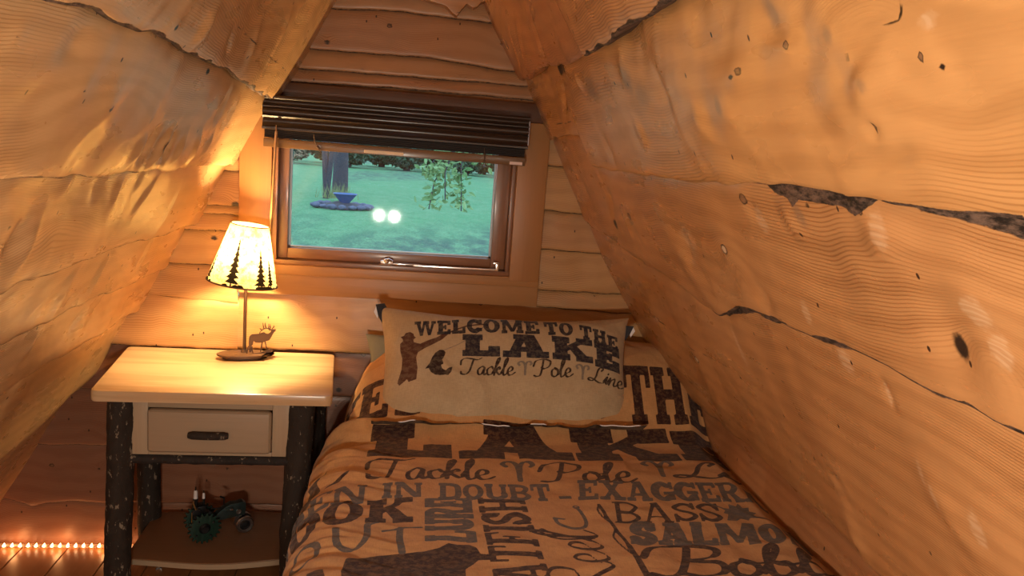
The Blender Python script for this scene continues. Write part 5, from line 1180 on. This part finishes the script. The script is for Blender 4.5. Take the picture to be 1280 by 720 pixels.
def crown(c, r, n, rng, flat=.8):
    o = []
    for _ in range(n):
        v = Vector((rng.gauss(0, 1), rng.gauss(0, 1), rng.gauss(0, 1))).normalized() * (rng.random() ** .35)
        o.append((c[0] + v.x * r, c[1] + v.y * r, c[2] + v.z * r * flat))
    return o
rng = random.Random(11)
def tree(label, base, h, r, lean=0, nleaf=900, cz=None, cr=3., group=None, forks=()):
    root = thing('tree', label, 'tree', base, group)
    mb = MB(); x, y, z = base
    mb.tube([(x, y, z - .1), (x + lean * .3, y, z + h * .3), (x + lean, y, z + h * .8)], [r * 1.25, r, r * .7], 12)
    for (dx, dz, rr) in forks: mb.tube([(x, y, z), (x + dx * .4, y, z + dz * .4), (x + dx, y, z + dz)], [rr * 1.2, rr, rr * .8], 8)
    under(mb.build('trunk', M_TRUNK), root)
    V, F_ = leaves(crown((x + lean, y, z + (cz or h)), cr, nleaf, rng), cr * .12, rng)
    under(raw_mesh('foliage', V, F_, M_LEAFD, smooth=False), root)
tree('thick single tree trunk standing behind the blue basin', (-2.62, 29.0, ZG), 8, .26, 0, 300, 8.5, 1.5)
tree('slim forked tree rising from the stone-edged bed on the lawn', (-2.82, 25.6, ZG), 7, .07, -.5, 260, 8, 1.5, forks=((.28, 3.0, .10), (-.05, 3.0, .06)))
# far edge of the lawn: a row of low dark trees
for k in range(30):
    x = -27 + 5.4 * (k % 15) + 2.7 * (k // 15) + rng.uniform(-.15, .15); y = 70 + 9 * (k // 15) + rng.uniform(-1.5, 1.5)
    tree('dark leafy tree in the row at the far edge of the lawn', (x, y, ZG), 8, .28, rng.uniform(-.2, .2), 2600, 2.1, 2.4, 'trees at the far edge of the lawn', forks=((rng.uniform(-1., 1.), 3, .12),))
# flower bed with stones, blue basin, dry grass
M_STONE = m_plain('grey_blue_stone', (.10, .12, .19), .9, 0, 8, .5, .01)
for k in range(17):
    a = 2 * PI * k / 17
    x, y = -1.93 + .82 * math.cos(a), 21.6 + .75 * math.sin(a)
    mb = MB(); r = rng.uniform(.10, .15); mb.ball((x, y, ZG + .09), r, 2, (1.15, .9, .62))
    for v in mb.bm.verts: v.co += Vector((rng.uniform(-1, 1), rng.uniform(-1, 1), rng.uniform(-1, 1))) * r * .10
    tag(mb.build('edging_stone', M_STONE), 'grey stone edging the round bed under the forked tree', 'stone', 'stones around the tree bed')
mb = MB(); mb.ball((-1.93, 21.6, ZG - .02), .8, 3, (.88, .80, .28))
for v in mb.bm.verts: v.co.z += .05 * float(vnoise(np.array([v.co.x * 4]), np.array([v.co.y * 4]), 3)[0])
tag(mb.build('planting_mound', m_plain('bed_soil', (.07, .075, .095), .95, 0, 6, .5, .02)), 'mound of earth inside the ring of stones on the lawn', 'flower bed')
mb = MB().lathe([(0, .0), (.22, .0), (.26, .04), (.44, .22), (.56, .34), (.60, .36), (.58, .38), (.52, .34), (.40, .24), (.22, .08), (0, .07)], 28, Matrix.Translation((-1.83, 21.5, ZG + .19)) @ Matrix.Diagonal((.62, .62, .75, 1)))
tag(mb.build('garden_basin', m_plain('blue_glaze', (.06, .13, .32), .5)), 'round blue basin sitting on the mound under the trees', 'basin')
V, F_ = [], []
for k in range(120):
    x = -2.35 + rng.gauss(0, .28); y = 24.6 + rng.gauss(0, .2); h = rng.uniform(.25, .6); b = len(V); dx = rng.uniform(-.2, .2)
    V += [(x - .012, y, ZG + .1), (x + .012, y, ZG + .1), (x + dx, y + rng.uniform(-.1, .1), ZG + .1 + h)]; F_.append((b, b + 1, b + 2))
tag(raw_mesh('ornamental_grass', np.array(V), F_, m_plain('dry_grass', (.22, .26, .12), .8), smooth=False), 'tuft of pale tall grass behind the blue basin', 'grass', kind='stuff')

# a tree close to the cabin whose leafy spray hangs in front of the window
nt_ = thing('leafy_tree', 'leafy branch of a nearby tree hanging down outside the right half of the window', 'tree', (2.9, 2.3, ZG))
mb = MB().tube([(2.9, 2.3, ZG - .1), (2.85, 2.3, .8), (2.7, 2.25, 2.3), (2.6, 2.2, 3.6)], [.14, .12, .10, .06], 12); under(mb.build('trunk', M_TRUNK), nt_)
tw = [[(2.7, 2.25, 2.3), (1.8, 1.9, 2.45), (.9, 1.6, 2.1), (.42, 1.5, 1.70), (.27, 1.5, 1.44)], [(.30, 1.5, 1.48), (.22, 1.5, 1.30), (.14, 1.5, 1.17), (.12, 1.5, 1.03)], [(.32, 1.5, 1.5), (.27, 1.5, 1.25), (.28, 1.5, 1.12), (.285, 1.5, 1.03)], [(.28, 1.5, 1.45), (.17, 1.52, 1.32), (.09, 1.5, 1.22)], [(.34, 1.5, 1.5), (.36, 1.5, 1.35), (.39, 1.5, 1.26)], [(.25, 1.5, 1.4), (.19, 1.48, 1.22), (.20, 1.5, 1.08)]]
mb = MB()
for i, q in enumerate(tw): mb.tube(q, [.04, .03, .02, .012, .006] if i == 0 else [.005] + [.003] * (len(q) - 1), 8)
under(mb.build('branch', M_TRUNK), nt_)
pts = []
for i, q in enumerate(tw[1:]):
    for _ in range((120, 90, 70, 36, 70)[i]):
        k = rng.random() * (len(q) - 1); a = int(k); p = Vector(q[a]).lerp(Vector(q[a + 1]), k - a); s = .024 + .024 * (1 - k / (len(q) - 1))
        pts.append(p + Vector((rng.gauss(0, s), rng.gauss(0, s), rng.gauss(0, s * .8))))
pts += [Vector((rng.uniform(.18, .40), 1.5 + rng.gauss(0, .05), rng.uniform(1.30, 1.5))) for _ in range(50)]
pts += [Vector((rng.uniform(.5, 2.6), 1.9 + rng.gauss(0, .3), rng.uniform(1.9, 3.2))) for _ in range(160)]
V, F_ = leaves(pts, .021, rng, 2.0); under(raw_mesh('foliage', V, F_, M_LEAFG, smooth=False), nt_)

# ================================================================== LIGHT
def point(name, loc, col, watt, r):
    l = bpy.data.lights.new(name, 'POINT'); l.color = col; l.energy = watt; l.shadow_soft_size = r
    o = bpy.data.objects.new(name, l); COL.objects.link(o); o.location = loc; return o
# bulb of the table lamp, two-bulb lamp behind the viewer, rope light
blp = Matrix.Translation(SC) @ tilt @ Vector((0, 0, .09))
LW = dict(key=43.)
point('room_bulb_light', (-.162, -2.45, .892), (1, .90, .74), LW['key'] / 2, .025)
point('room_bulb_light', (-.066, -2.45, .890), (1, .90, .74), LW['key'] / 2, .025)
for x in (-1.15, -1.02, -.88): point('rope_glow', (x, -.035, .022), (1, .42, .14), .10, .012)
w = bpy.data.worlds.new('dusk'); scene.world = w; w.use_nodes = True
bg = w.node_tree.nodes['Background']; bg.inputs[0].default_value = (.62, .80, 1.0, 1); bg.inputs[1].default_value = 2.2

# ================================================================== CAMERA
cam = bpy.data.cameras.new('camera'); co_ = bpy.data.objects.new('camera', cam); COL.objects.link(co_); scene.camera = co_
cam.sensor_width = 36; cam.lens = 36 * 950 / 1280; cam.clip_start = .02; cam.clip_end = 500
yaw, pit, rol = 0.14713124426624852, 0.1684102088734199, math.radians(4.4)
f = Vector((math.sin(yaw) * math.cos(pit), math.cos(yaw) * math.cos(pit), -math.sin(pit))); r = Vector((math.cos(yaw), -math.sin(yaw), 0)); u = r.cross(f)
r2 = r * math.cos(rol) + u * math.sin(rol); u2 = -r * math.sin(rol) + u * math.cos(rol)
co_.matrix_world = Matrix(((r2.x, u2.x, -f.x, 0), (r2.y, u2.y, -f.y, -2.4), (r2.z, u2.z, -f.z, 1.315), (0, 0, 0, 1)))

scene.view_settings.view_transform = 'Standard'; scene.view_settings.look = 'None'
scene.view_settings.exposure = 0.12; scene.view_settings.gamma = 1.0; scene.view_settings.use_curve_mapping = False
scene.cycles.use_denoising = True; scene.cycles.max_bounces = 10; scene.cycles.transparent_max_bounces = 12; scene.cycles.sample_clamp_indirect = 6
